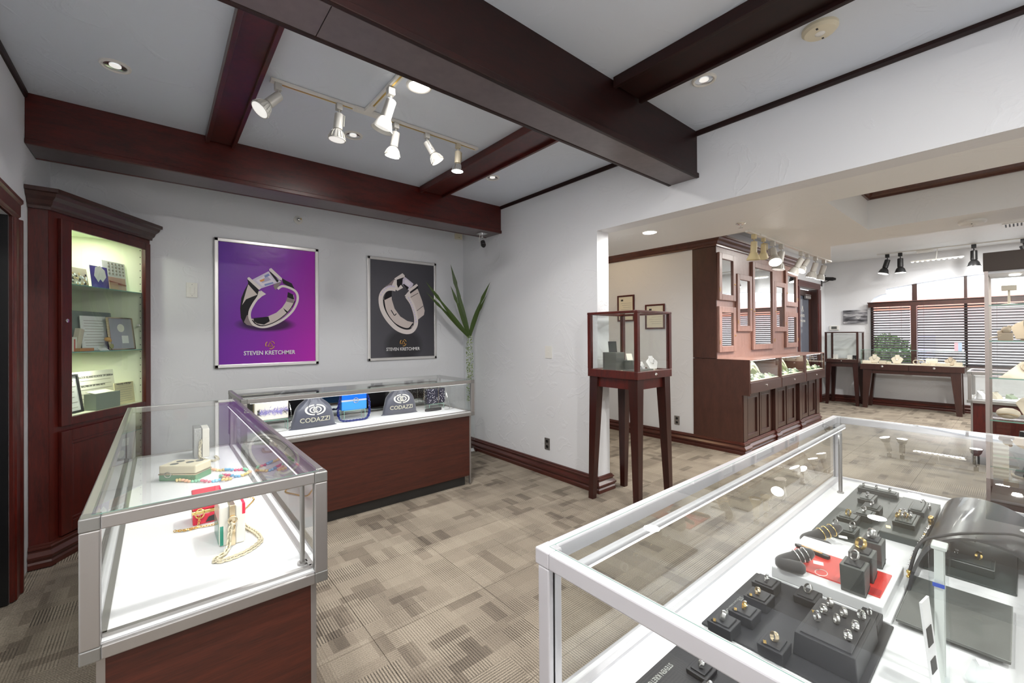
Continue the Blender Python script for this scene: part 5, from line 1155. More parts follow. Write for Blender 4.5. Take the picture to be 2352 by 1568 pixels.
for xa, xb in ((5.41, 5.80), (5.83, 6.18), (6.41, 6.75), (6.79, 7.15), (7.40, 7.71), (7.75, 8.10)):
    f = .045
    d = obj('lower_door', M().box(xa, yl+.004, .15, xa+f, yl+.028, .70).box(xb-f, yl+.004, .15, xb, yl+.028, .70).box(xa+f, yl+.004, .15, xb-f, yl+.028, .15+f).box(xa+f, yl+.004, .70-f, xb-f, yl+.028, .70), dark, t, bevel=.003)
    obj('door_panel', M().box(xa+f, yl+.018, .15+f, xb-f, yl+.027, .70-f), dark, d)
    obj('panel_moulding', M().box(xa+f, yl+.002, .15+f, xb-f, yl+.018, .15+f+.016).box(xa+f, yl+.002, .70-f-.016, xb-f, yl+.018, .70-f).box(xa+f, yl+.002, .15+f+.016, xa+f+.014, yl+.018, .70-f-.016).box(xb-f-.014, yl+.002, .15+f+.016, xb-f, yl+.018, .70-f-.016), dark, d, bevel=.004)
obj('base_moulding', M().sweep(BP, [(5.29, yl+.02), (5.29, yl-.012), (5.41, yl-.012), (5.41, yl+.01), (6.32, yl+.01), (6.32, yl-.012), (6.41, yl-.012), (6.41, yl+.01), (7.29, yl+.01), (7.29, yl-.012), (7.39, yl-.012), (7.39, yl+.01), (8.25, yl+.01), (8.25, 2.68)]), mahog_h, t)

# ------------------------------------------------------------------ lights of the sales room
t = thing('lighting_track', 'white straight track on the edge of the low ceiling before the wall cabinet', 'lighting track', (5.3, 1.59, 2.37)); obj('track_rail', M().box(4.12, 1.572, 2.352, 6.75, 1.608, 2.37), whitem, t, bevel=.002); obj('end_feed', M().box(4.36, 1.560, 2.348, 4.50, 1.612, 2.3715), whitem, t, bevel=.003)
G2 = 'spotlights on the track before the wall cabinet'
z2 = 2.352
yel = creamm
spothead((4.27, 1.59, z2), (.02, .05, -1), 'cream cone spotlight first from the left before the wall cabinet', 'cone', G2, plain('yellowed_enamel', (.62, .52, .30), .45), 1.05, False)
spothead((4.50, 1.59, z2), (.5, .2, -.7), 'yellowed spotlight turned away, second before the wall cabinet', 'disc', G2, MATS['yellowed_enamel'], .9, False)
spothead((4.74, 1.59, z2), (-.5, -.28, -.75), 'spotlight with big white lit face, third before the wall cabinet', 'disc', G2, headm, 1.15, True, 15)
spothead((4.98, 1.59, z2), (-.12, .15, -1), 'white finned spotlight fourth before the wall cabinet', 'finned', G2, headm, 1.15, True, 24, bulbd)
spothead((5.60, 1.59, z2), (-.15, .45, -.9), 'lit spotlight fifth before the wall cabinet, after the gap', 'disc', G2, headm, 1.15, True, 33)
spothead((5.82, 1.59, z2), (-.5, .3, -.8), 'slender white spotlight sixth before the wall cabinet', 'disc', G2, headm, 1.0, True, 24)
spothead((6.12, 1.59, z2), (.0, .3, -1), 'lit finned spotlight seventh before the wall cabinet', 'finned', G2, headm, 1.1, True, 27)
spothead((6.46, 1.59, z2), (.0, .3, -1), 'lit spotlight last on the right end before the wall cabinet', 'disc', G2, headm, 1.1, True, 27)
t = thing('lighting_track', 'long white track near the window with black spotlights', 'lighting track', (10.5, .5, 2.92)); obj('track_rail', M().box(10.50, -1.6, 2.902, 10.54, 1.75, 2.92), whitem, t, bevel=.002)
G3 = 'black spotlights on the track near the window'
z3 = 2.902
spothead((10.52, 1.60, z3), (-.1, .25, -1), 'black spotlight at the left end of the window track, tilted', 'disc', G3, blackm, 1.6, True, 12, bulb)
spothead((10.52, 1.42, z3), (.0, .0, -1), 'black spotlight with bulb, second on the window track', 'disc', G3, blackm, 1.6, True, 12, bulb)
spothead((10.52, .50, z3), (.0, .0, -1), 'black spotlight hanging over the dark tower showcase', 'disc', G3, blackm, 1.6, True, 12, bulb)
spothead((10.52, -.03, z3), (.1, -.3, -1), 'black spotlight cut by the right edge of the picture', 'disc', G3, blackm, 1.6, True, 12, bulb)
t = thing('led_bar_light', 'slim white bar light with bright dots hanging near the window', 'bar light', (10.28, .92, 2.66))
obj('bar_housing', M().box(10.26, .60, 2.68, 10.30, 1.25, 2.70), whitem, t, bevel=.003); obj('power_box', M().box(10.50, .98, 2.86, 10.55, 1.2, 2.90), whitem, t)
obj('suspension_rod', M().tube([(10.28, .93, 2.70), (10.38, .93, 2.80), (10.50, .93, 2.90)], .006, 6), whitem, t)
for i in range(10): obj('led_dot', M().box(10.268, .62+i*.066, 2.672, 10.292, .648+i*.066, 2.681), bulb, t)
lamp('bar_light_glow', 'AREA', (10.28, .92, 2.665), 10, (1, 1, 1), .03, size_y=.6)
t = thing('sprinkler', 'small chrome fire sprinkler on the low white ceiling', 'sprinkler', (3.83, 1.53, 2.33))
obj('escutcheon', M(TR(3.83, 1.53, 2.37)).lathe([(.001, -.012), (.02, -.012), (.04, -.003), (.042, 0)], 20), chrome, t, smooth=40); obj('deflector', M(TR(3.83, 1.53, 2.33)).lathe([(.016, 0), (.018, .002), (.005, .006), (.005, .03)], 16), chrome, t, smooth=40)
t = thing('ceiling_vent', 'small white grille with dark slots at the far right ceiling', 'vent', (9.1, .02, 2.91)); obj('frame', M().box(8.95, -.12, 2.908, 9.25, .16, 2.919), whitem, t)
for i in range(7): obj('grille_slot', M().box(8.98, -.09+i*.035, 2.906, 9.22, -.075+i*.035, 2.909), inkm, t)

# ------------------------------------------------------------------ tower showcase and third counter
t = thing('tower_showcase', 'tall glass tower showcase with dark top at the right edge', 'showcase', (5.27, -.08, 0)); TW = t
X0, X1, Y0, Y1 = 5.0, 5.52, -.34, .185
obj('base_box', M().box(X0, Y0, 0, X1, Y1, .28), dark, t); obj('top_box', M().box(X0-.005, Y0-.005, 1.905, X1+.005, Y1+.005, 2.05), plain('bronze_laminate', (.055, .04, .032), .5), t, bevel=.003)
obj('top_light_panel', M().box(X0+.02, Y0+.02, 1.885, X1-.02, Y1-.02, 1.905), aluw, t)
for x in (X0, X1-.022):
    for y in (Y0, Y1-.022): obj('corner_post', M().box(x, y, .28, x+.022, y+.022, 1.905), plain('taupe_aluminium', (.45, .40, .38), .35, .6) if 'taupe_aluminium' not in MATS else MATS['taupe_aluminium'], t)
for b in ((X0+.022, Y0+.006, X1-.022, Y0+.011), (X0+.022, Y1-.011, X1-.022, Y1-.006), (X0+.006, Y0+.022, X0+.011, Y1-.022), (X1-.011, Y0+.022, X1-.006, Y1-.022)): pane(t, b[0], b[1], .285, b[2], b[3], 1.90, 'glass_panel')
SH = (.74, 1.07, 1.36, 1.64)
for z in SH: pane(t, X0+.02, Y0+.02, z-.008, X1-.02, Y1-.02, z, 'glass_shelf')
obj('spot_lens', M(TR(5.25, .03, 1.884)).lathe([(.03, 0), (.03, -.005), (.001, -.006)][::-1], 16), bulb, t); lamp('tower_lamp', 'AREA', (5.25, .03, 1.87), 2.5, (1, .95, .85), .05, aim=(5.25, 0, 0))
def towerbust(lab, x, y, z, h, rz, mat=ivoryd): return bust(lab, x, y, z, h, rz, mat)
RZ = -PI/2
t = thing('earring_stand', 'cream T shaped earring stand on the top shelf of the tower', 'jewellery display', (5.16, .06, 1.6405)); obj('foot', M(TR(5.16, .06, 1.6405)).lathe([(.045, 0), (.045, .006), (.01, .012)], 18), ivory, t, smooth=40)
obj('stem', M(TR(5.16, .06, 1.65)).lathe([(.008, 0), (.006, .11)], 10), ivory, t); obj('cross_bar', M().box(5.13, .02, 1.755, 5.19, .10, 1.795), ivory, t, bevel=.004)
towerbust('cream bust at the picture edge on the top shelf of the tower', 5.25, -.10, 1.6405, .16, RZ, ivory)
towerbust('tan necklace bust on the second shelf of the tower', 5.22, -.03, 1.3605, .20, RZ-.4)
t = thing('sculpture', 'small brown sculptural jewellery piece on the second tower shelf', 'ornament', (5.12, .08, 1.3605))
obj('block', M().box(5.09, .04, 1.3605, 5.15, .12, 1.42), ivoryd, t, bevel=.004); obj('figure', M().ball((5.11, .075, 1.445), .028, 9, 6).ball((5.12, .105, 1.425), .02, 8, 5).ball((5.12, .06, 1.47), .012, 8, 5), ivoryd, t, smooth=60); obj('jutting_wire', M().tube([(5.10, .09, 1.40), (5.05, .15, 1.385), (5.04, .165, 1.37)], .004, 5), ivoryd, t)
t = thing('sloped_display', 'beige sloped necklace display on the third shelf of the tower', 'jewellery display', (5.22, 0, 1.0705))
obj('slope', M().add([(5.06, -.20, 1.0705), (5.06, .12, 1.0705), (5.34, .06, 1.0705), (5.34, -.20, 1.0705), (5.08, -.18, 1.085), (5.08, .10, 1.085), (5.30, .0, 1.19), (5.30, -.16, 1.19)], [(0,3,2,1)[::-1],(4,5,6,7)[::-1],(0,1,5,4)[::-1],(1,2,6,5)[::-1],(2,3,7,6)[::-1],(3,0,4,7)[::-1]]), ivory, t)
obj('necklace', M().tube(smooth_pts([(5.27, -.12, 1.19), (5.17, -.14, 1.135), (5.12, -.06, 1.11), (5.18, .0, 1.145), (5.27, -.03, 1.19)]), .006, 6), ivoryd, t)
t = thing('pillow_display', 'cream pillow with bead string on the lowest tower shelf', 'jewellery display', (5.12, .07, .7405)); obj('pillow', M().ball((5.12, .07, .79), .06, 14, 8, sc=(.8, 1.1, .72)), ivory, t, smooth=80)
obj('bead_string', M().tube(smooth_pts([(5.075, .02, .78), (5.07, .07, .79), (5.08, .12, .78)]), .005, 5), pgold, t)
towerbust('large cream curved bust on the lowest tower shelf at the picture edge', 5.20, -.09, .7405, .24, RZ, ivory)
t = thing('neck_form', 'dark neck form standing on the floor of the tower', 'necklace bust', (5.25, -.03, .2805)); obj('body', M(TR(5.25, -.03, .2805)).lathe([(.07, 0), (.075, .02), (.05, .10), (.10, .20), (.05, .30), (.045, .36), (.001, .37)], 20), blackf, t, smooth=50); obj('foot', M(TR(5.25, -.03, .2803)).lathe([(.09, 0), (.09, .012)], 20), ivoryd, t)
t = thing('woven_box', 'beige woven panel standing at the front of the tower floor', 'box', (5.08, .10, .2805)); obj('box_body', M().box(5.06, .07, .2805, 5.10, .15, .60), ivoryd, t)
for i in range(8): obj('woven_band', M().box(5.058, .068, .30+i*.036, 5.102, .152, .318+i*.036), ivory, t)
counter('showcase', 'dark wood showcase with glass top standing behind the tower, near the window', 6.75, 7.35, -1.9, .385, alu, ((6.80, -1.8, .972), (6.80, .33, .972), (1, 0, 0)), base=mahog, led_power=3)
RN = random.Random(8)
for i in range(14):
    y = .28-i*.105; x = 6.9+.12*(i % 3); lab = 'small white jewellery displays scattered in the showcase behind the tower'
    t = thing('jewellery_display', lab, 'jewellery display', (x, y, .7005), RN.uniform(-.8, .8), 'displays in the showcase behind the tower')
    h_ = RN.uniform(.03, .09); obj('display_block', M().add([(-.04, -.03, 0), (.04, -.03, 0), (.04, .03, 0), (-.04, .03, 0), (-.035, -.02, h_*.4), (.035, -.02, h_*.4), (.035, .025, h_), (-.035, .025, h_)], [(0,3,2,1),(4,5,6,7),(0,1,5,4),(1,2,6,5),(2,3,7,6),(3,0,4,7)]), (whitep, ivory, olive)[i % 3], t, local=True)
    obj('jewel', M(TR(0, 0, h_*.8)).tube([(.018*math.cos(a*PI/5), .012*math.sin(a*PI/5), .004+h_*.2) for a in range(10)], .003, 4, True), silver, t, local=True)

t = thing('leaflet', 'small pink and blue leaflet on the glass at the right end of the console table', 'leaflet', (10.62, .70, 1.1105))
obj('pink_leaf', M().box(10.60, .70, 1.1105, 10.604, .745, 1.25), plain('pale_pink_print', (.80, .45, .52), .5), t); obj('blue_leaf', M().box(10.60, .655, 1.1105, 10.604, .70, 1.25), plain('pale_blue_print', (.42, .55, .80), .5), t); obj('fold_back', M().box(10.604, .655, 1.1105, 10.64, .659, 1.24), paperw, t)
# ------------------------------------------------------------------ rings and stands in the right showcase
DK = .7005
def ringbox(m, cx, cy, z0, w, d, h, undercut=.0):
    """block with a slightly smaller foot and a raised pad on top"""
    u = undercut
    return m.add([(cx-w/2+u, cy-d/2, z0), (cx+w/2-u*.4, cy-d/2, z0), (cx+w/2-u*.4, cy+d/2, z0), (cx-w/2+u, cy+d/2, z0), (cx-w/2, cy-d/2, z0+h), (cx+w/2, cy-d/2, z0+h), (cx+w/2, cy+d/2, z0+h), (cx-w/2, cy+d/2, z0+h)],
                 [(0,3,2,1),(4,5,6,7),(0,1,5,4),(1,2,6,5),(2,3,7,6),(3,0,4,7)])
def box_thing(name, label, cx, cy, z0, w, d, h, mat, u=.0, piping=True, cat='ring box', grp=None):
    t = thing(name, label, cat, (cx, cy, z0), 0, grp)
    obj('box_body', ringbox(M(), cx, cy, z0, w, d, h, u), mat, t, bevel=.002)
    obj('top_pad', M().box(cx-w/2+.007, cy-d/2+.007, z0+h, cx+w/2-.007, cy+d/2-.007, z0+h+.0035), mat, t, bevel=.0015)
    if piping:
        zz = z0+h-.001
        obj('edge_piping', M().tube([(cx-w/2, cy-d/2, zz), (cx+w/2, cy-d/2, zz), (cx+w/2, cy+d/2, zz), (cx-w/2, cy+d/2, zz)], .0007, 4, True), trimgl, t)
    return t
def ring(label, x, y, z, rz, mat, R=.0098, wd=.0055, stone=None, tilt=.25, tagw=False, bands=1, cat='ring', grp=None, th=.0016):
    t = thing('finger_ring', label, cat, (x, y, z), 0, grp)
    T = TR(x, y, z+R*.78, rz, 0, 0) @ Matrix.Rotation(tilt, 4, 'X') @ Matrix.Rotation(PI/2, 4, 'X')
    for b in range(bands):
        m = M(T @ Matrix.Rotation(.25*(b-(bands-1)/2), 4, 'Y')); off = (b-(bands-1)/2)*wd*.6
        m.loft([[(rr*math.cos(a), rr*math.sin(a), zz+off) for rr, zz in ((R-th, -wd/2), (R, -wd/2*.8), (R+.0004, 0), (R, wd/2*.8), (R-th, wd/2))] for a in [2*PI*i/28 for i in range(28)]], cap=False, closed=True)
        obj('band', m, mat, t, smooth=40)
    if stone:
        m = M(T); m.T = T @ TR(0, R+.001, 0) @ Matrix.Rotation(-PI/2, 4, 'X'); m.lathe([(.0005, -.003), (.0032*stone, 0), (.0026*stone, .0012*stone), (.0005, .0014*stone)], 10); obj('stone', m, crystal, t)
        m = M(T); m.T = T @ TR(0, R, 0) @ Matrix.Rotation(-PI/2, 4, 'X')
        for k in range(4): a = k*PI/2+.78; m.tube([(.001*stone*math.cos(a), .001*stone*math.sin(a), -.002), (.0033*stone*math.cos(a), .0033*stone*math.sin(a), .001)], .0005, 4)
        obj('prongs', m, mat, t)
    if tagw:
        obj('paper_tag', M(TR(x, y, z, rz)).add([(.002, -.004, .006), (.009, -.004, .008), (.018, -.006, .0015), (.012, -.010, .001), (.002, -.004, .0065), (.009, -.004, .0085), (.018, -.006, .002), (.012, -.010, .0015)], [(0,3,2,1),(4,5,6,7),(0,1,5,4),(1,2,6,5),(2,3,7,6),(3,0,4,7)]), paperw, t)
    return t
steel = plain('satin_steel', (.55, .54, .52), .28, 1)
def sk_board(label, x0, x1, y0, y1, tx):
    t = thing('leather_board', label, 'display board', ((x0+x1)/2, (y0+y1)/2, DK))
    obj('board', M().box(x0, y0, DK, x1, y1, DK+.0055), blackf, t, bevel=.002)
    text_obj('lettering', 'STEVEN KRETCHMER', .0155, trimgl, XB((tx, y1-.018, DK+.0057), (-1, 0, 0), (0, -1, 0), (0, 0, 1)), t, ext=.0001, font_scale_x=.8)
sk_board('black lettered leather board in front of the white riser, holding nine rings', 1.041, 1.385, .205, .517, 1.165)
sk_board('black lettered leather board at the bottom edge, behind the near rail', .70, 1.028, .205, .517, .80)
B = DK+.0056
boxes = [('small black ring box nearest the white riser, back left of the big block', 1.306, .462, .062, .056), ('small black ring box second from the white riser along the left row', 1.222, .450, .062, .056),
         ('small black ring box third from the white riser, ring with paper tag', 1.130, .450, .062, .056), ('small black ring box at the near left of the lettered board', 1.050, .466, .060, .056),
         ('small black ring box before the big block, holding a studded band', 1.060, .338+.022, .060, .052),
         ('black ring box touching the white riser, behind the big block', 1.335, .371, .066, .050), ('black ring box right of the big block with a small stone ring', 1.338, .243, .066, .040)]
for lab, x, y, w_, d_ in boxes: box_thing('ring_box', lab, x, y, B, w_, d_, .027 if 'touching' not in lab else .022, blackf, .006, False)
def gtag(lab, x, y, z): tag(obj('brand_tag', M(TR(x, y, z, .4)).box(-.006, -.003, 0, .006, .003, .0008), gold), lab, 'tag')
zr = B+.0306
ring('silver ring with stone on the box nearest the white riser', 1.300, .460, zr, .5, silver, stone=1.2, tagw=True)
ring('wide brushed band on the second box of the left row', 1.218, .452, zr, .7, pgold, wd=.008); gtag('tiny gold tag on the second box of the left row', 1.200, .462, zr)
ring('gold edged ring with paper tag on the third box of the left row', 1.128, .450, zr, .5, gold, wd=.007, stone=1, tagw=True); gtag('tiny gold tag on the third box of the left row', 1.108, .463, zr)
ring('wide dark polished band with crystal on the near left box', 1.046, .466, zr, .4, steel, R=.0115, wd=.010, stone=.9); gtag('tiny gold tag on the near left box', 1.028, .478, zr)
ring('studded two tone band on the box before the big block', 1.062, .360, zr, .9, pgold, R=.0105, wd=.009); gtag('tiny gold tag on the box before the big block', 1.040, .372, zr)
ring('leaning steel channel ring between white riser and big block', 1.338, .371, B+.0256, .9, steel, R=.0125, wd=.006, tilt=.5)
ring('single stone ring on the box right of the big block', 1.335, .243, zr, .6, silver, R=.0085, wd=.003, stone=1.4)
t = thing('ring_block', 'big black leather block with eight rings on the lettered board', 'ring box', (1.18, .30, B))
bx0, bx1, by0, by1, bh = 1.095, 1.285, .222, .331, .052
obj('block_body', M().add([(bx0, by0-.004, B), (bx1, by0-.004, B), (bx1, by1+.004, B), (bx0, by1+.004, B), (bx0, by0, B+bh), (bx1, by0, B+bh), (bx1, by1, B+bh), (bx0, by1, B+bh)], [(0,3,2,1),(4,5,6,7),(0,1,5,4),(1,2,6,5),(2,3,7,6),(3,0,4,7)]), blackf, t, bevel=.002)
obj('top_pad', M().box(bx0+.008, by0+.008, B+bh, bx1-.008, by1-.008, B+bh+.003), blackf, t, bevel=.001)
zt_ = B+bh+.0034
for i, (x, y, mt_, wd, st, tg, lab) in enumerate(((1.255, .303, steel, .009, 0, 0, 'dark channel ring at the far left of the big block'), (1.215, .306, silver, .009, 0, 0, 'broad silver ring second in the left row on the big block'),
    (1.172, .308, silver, .007, 1, 1, 'silver ring with tag nearest the viewer in the left row of the block'), (1.195, .276, steel, .007, 0, 1, 'dark steel ring with tag in the middle of the big block'), (1.236, .272, steel, .009, 0, 1, 'blackened ring with tag at the back middle of the big block'),
    (1.256, .243, silver, .008, 0, 1, 'wide silver band at the back right of the big block'), (1.200, .243, silver, .009, 0, 1, 'wide satin band with long tag at the right of the big block'), (1.150, .246, silver, .009, 0, 1, 'wide satin band nearest the viewer on the big block'))):
    ring(lab, x, y, zt_, .5+.1*(i % 3), mt_, R=.0108, wd=wd, stone=(1 if st else None), tagw=bool(tg), tilt=.15)
gtag('tiny gold tag at the left edge of the big block', 1.20, .322, zt_)
for x, y, lab in ((.885, .44, 'silver ring with stone at the bottom edge behind the near rail'), (.835, .40, 'second ring at the bottom edge behind the near rail')):
    box_thing('ring_box', 'black ring box under the '+lab[:11]+(' farther right' if x < .85 else ' at the bottom edge'), x, y, B, .05, .045, .01, blackf, .002, False); ring(lab, x, y, B+.0138, .6, silver, wd=.008, stone=1.2, tagw=True)

# white riser with booklet and three tall ring stands
t = thing('white_riser', 'white display riser with a red booklet and three tall ring stands', 'display stand', (1.51, .35, DK))
obj('riser_base', M().box(1.388, .212, DK, 1.688, .488, DK+.008), whitep, t, bevel=.002); obj('riser_top', M().box(1.390, .226, DK+.008, 1.682, .478, .740), whitep, t, bevel=.003)
t = thing('red_booklet', 'red printed booklet lying on the white riser', 'booklet', (1.507, .35, .7402)); zb_ = .7402
obj('cover', M().box(1.43, .238, zb_, 1.585, .465, zb_+.0035), redm, t)
obj('printed_panel', M().box(1.432, .24, zb_+.0035, 1.47, .33, zb_+.0038), plain('dark_red_print', (.40, .03, .03), .4), t)
for i in range(6): obj('printed_line', M().box(1.52, .452-i*.005, zb_+.0035, 1.575-(i % 3)*.01, .454-i*.005, zb_+.0038), whitem, t)
obj('printed_oval', M(TR(1.45, .37, zb_+.0036)).tube([(.02*math.cos(a*PI/10), .014*math.sin(a*PI/10), 0) for a in range(20)], .0012, 4, True), whitem, t)
zp = .7403
for i, (x, lab) in enumerate(((1.418, 'tall grey ring stand nearest the viewer on the white riser'), (1.507, 'tall grey ring stand in the middle of the white riser'), (1.625, 'tall grey ring stand at the far end of the white riser'))):
    y = .288; z0 = zp if i == 0 else zb_+.0036 if i == 1 else zp
    t = thing('ring_stand', lab, 'ring stand', (x, y, z0)); w_, d_, h_ = .064, .052, .075
    obj('stand_body', M().add([(x-w_*.28, y-d_/2, z0), (x+w_/2, y-d_/2, z0), (x+w_/2, y+d_/2, z0), (x-w_*.28, y+d_/2, z0), (x-w_/2, y-d_/2, z0+h_), (x+w_/2, y-d_/2, z0+h_), (x+w_/2, y+d_/2, z0+h_), (x-w_/2, y+d_/2, z0+h_)], [(0,3,2,1),(4,5,6,7),(0,1,5,4),(1,2,6,5),(2,3,7,6),(3,0,4,7)]), greyf, t, bevel=.002)
    obj('top_pad', M().box(x-w_/2+.008, y-d_/2+.008, z0+h_, x+w_/2-.008, y+d_/2-.008, z0+h_+.004), blackf, t, bevel=.001)
    obj('stand_groove', M().tube([(x-w_*.28, y-d_/2-.0003, z0+.002), (x+w_/2, y-d_/2-.0003, z0+h_*.2)], .0007, 4), blackm, t)
ring('slim silver band on the nearest tall grey stand', 1.430, .290, .820, .8, steel, R=.0145, wd=.005, tilt=.45, th=.0022)
ring('wide yellow gold band on the middle tall grey stand', 1.510, .292, .8235, .8, gold, R=.0165, wd=.009, tilt=.4, th=.003)
ring('openwork silver ring on the farthest tall grey stand', 1.625, .290, .820, .7, silver, R=.0145, wd=.005, tilt=.3, bands=3)
def velvet_v(lab, pts, r, bandmat, rl):
    t = thing('ring_finger', lab, 'ring stand', pts[0]); q_ = smooth_pts(pts, 8); n = len(q_)
    rr = [r*(.55+.45*min(1, i/3, (n-1-i)/3)) for i in range(n)]
    obj('velvet_form', M().tube(q_, rr, 14), velvet, t, smooth=80)
    tt = thing('bangle_rings', rl, 'rings', pts[-1])
    for k in range(3):
        i = n-9+k*2; p, d = Vector(q_[i]), Vector(q_[min(i+1, n-1)])-Vector(q_[i-1]); m = M(aimz(p, d)); m.tube([((r+.0022)*math.cos(a*PI/9), (r+.0022)*math.sin(a*PI/9), 0) for a in range(18)], .0016, 6, True); obj('band', m, bandmat, tt, smooth=60)
    i = n-5; p = Vector(q_[i]); obj('paper_tag', M(TR(p.x+.012, p.y-.028, p.z-.018, .3)).box(-.010, -.012, 0, .010, .012, .001), paperw, tt)
velvet_v('black velvet V shaped ring form on the left of the white riser', [(1.405, .396, .7595), (1.392, .425, .7595), (1.380+.012, .452, .7605), (1.425, .424, .775), (1.458, .392, .79)], .0175, silver, 'three silver bands around the velvet form by the booklet')
velvet_v('black velvet V shaped ring form behind the white riser', [(1.705, .405, .7195), (1.698, .440, .7195), (1.700, .478, .7205), (1.745, .445, .738), (1.80, .402, .76)], .0175, gold, 'three yellow gold bands around the far velvet form')
def knife(lab, a, b, z, wdt, inlay):
    A, Bv = Vector((*a, 0)), Vector((*b, 0)); L = (Bv-A).length; d = (Bv-A).normalized()
    T = XB((A.x, A.y, z), d, (-d.y, d.x, 0), (0, 0, 1)); t = thing('pocket_knife', lab, 'pocket knife', (a[0], a[1], z))
    P = [(0, -.2), (.1, -.5), (.5, -.55), (.9, -.45), (1, -.3), (1, .35), (.85, .5), (.4, .45), (.08, .3)]
    m = M(T); m.prism([(p*L, q_*wdt) for p, q_ in P], 0, .009); obj('handle', m, blackm, t, bevel=.0015)
    m = M(T); m.prism([(.2*L, -.25*wdt), (.5*L, -.32*wdt), (.8*L, -.22*wdt), (.8*L, .18*wdt), (.5*L, .25*wdt), (.2*L, .12*wdt)], .009, .0105); obj('wood_inlay', m, inlay, t, bevel=.0008)
knife('folded pocket knife with amber wood inlay on the red booklet', (1.572, .470), (1.552, .375), zb_+.0037, .019, plain('amber_wood', (.50, .26, .08), .3))
knife('dark folded pocket knife behind the near velvet form', (1.470, .462), (1.488, .410), zb_+.0037, .014, blackf)

# long back boards with small boxes
t = thing('leather_board', 'dark leather board along the front glass at the far end, small ring boxes on it', 'display board', (2.18, .42, DK)); obj('board', M().box(1.84, .335, DK, 2.50, .497, DK+.006), greenf, t, bevel=.002)
Bz = DK+.0062
far = [('low dark box at the near end of the far board with two slim bands', 1.900, .415, .085, .075, .020), ('dark ring box with the gold band on the far board', 2.010, .425, .07, .06, .026), ('dark ring box behind the gold band, single silver ring', 2.090, .392, .075, .055, .028), ('dark ring box in the middle of the far board', 2.180, .385, .075, .055, .030),
       ('flat dark ring box with a pearl ring, second from the far end', 2.320, .425, .10, .05, .022)]
for lab, x, y, w_, d_, h_ in far: box_thing('ring_box', lab, x, y, Bz, w_, d_, h_, greenf, .008)
box_thing('ring_tray', 'long dark tray with three small rings at the far end of the showcase', 2.465, .415, Bz, .05, .135, .02, greenf, .004, cat='ring tray')
ring('slim brushed band at the near left of the far board', 1.886, .437, Bz+.0238, .8, steel, R=.0125, wd=.005); ring('slim brushed band beside the first on the far board', 1.905, .392, Bz+.0238, .8, steel, R=.0125, wd=.005)
ring('yellow gold band with tag on the far board', 2.008, .425, Bz+.0298, .8, gold, R=.0125, wd=.006, tagw=True); ring('small silver ring behind the gold band', 2.088, .392, Bz+.0318, .6, silver, stone=1.2); ring('small silver ring on the middle dark box', 2.178, .385, Bz+.0338, .6, silver, stone=1.2)
ring('pearl ring on the flat dark box', 2.315, .425, Bz+.0258, .6, silver, R=.0085, stone=1.6)
for y, lab in ((.465, 'left small stone ring on the far long tray'), (.42, 'middle small stone ring on the far long tray'), (.375, 'right small cluster ring on the far long tray')): ring(lab, 2.465, y, Bz+.0238, .5, silver, R=.008, stone=1.5)
t = thing('leather_slab', 'thick dark green slab with ring cluster, right of the far board', 'display board', (2.2, .27, DK)); obj('slab', M().box(1.965, .215, DK, 2.44, .328, DK+.026), greenf, t, bevel=.002); obj('edge_piping', M().tube([(1.965, .215, DK+.025), (2.44, .215, DK+.025), (2.44, .328, DK+.025), (1.965, .328, DK+.025)], .0008, 4, True), trimgl, t)
zs = DK+.0262
box_thing('ring_box', 'green leather block carrying a cluster of tagged rings', 2.10, .275, zs, .13, .06, .022, greenf, .012)
box_thing('ring_box', 'narrow green leather block behind the cluster block', 2.27, .262, zs, .12, .045, .022, greenf, .01)
rn = random.Random(4)
for k in range(6): ring(('gold ring with white tag in the cluster on the green block', 'silver ring with white tag in the cluster on the green block')[k % 2], 2.075+.010*k, .295-.010*(k % 4), zs+.0256, rn.random()*2, (gold, silver)[k % 2], R=.010, tagw=True, stone=1.3, grp='ring cluster on the green block')
tag(obj('brand_tag', M(TR(2.02, .312, zs, .2)).box(-.012, -.006, 0, .012, .006, .0008), gold), 'gold plaque left of the ring cluster on the green slab', 'tag')
t = thing('leather_board', 'grey green leather board under the arched necklace form', 'display board', (2.09, .15, DK)); obj('board', M().box(1.805, .012, DK, 2.40, .208, DK+.006), greenf, t, bevel=.002)
box_thing('ring_box', 'flat dark box with gold ring and gem under the arched necklace form', 1.905, .105, DK+.0062, .085, .10, .026, greenf, .004)
ring('bright yellow gold ring on the flat dark box under the arch', 1.915, .088, DK+.036, .5, gold, R=.0125, wd=.006, stone=1.3); ring('small clear stone ring left of the bright gold ring', 1.905, .135, DK+.036, .6, silver, R=.007, wd=.002, stone=1.6)
t = thing('leather_board', 'smooth grey display board at the right, casting a soft shadow on the deck', 'display board', (1.55, .11, DK)); obj('board', M().box(1.403, .019, DK+.010, 1.69, .205, DK+.018), greyf, t, bevel=.002); obj('support_batten', M().box(1.45, .04, DK, 1.47, .18, DK+.010), blackf, t); obj('support_batten', M().box(1.62, .04, DK, 1.64, .18, DK+.010), blackf, t)
obj('edge_piping', M().tube([(1.403, .019, DK+.0175), (1.69, .019, DK+.0175), (1.69, .205, DK+.0175), (1.403, .205, DK+.0175)], .0007, 4, True), trimgl, t)
tag(obj('acrylic_wedge', M(TR(1.47, .062, DK+.0182, .2)).prism([(0, 0), (.03, 0), (.012, .02)], 0, .035), gl), 'clear acrylic wedge standing on the smooth grey board', 'display stand')
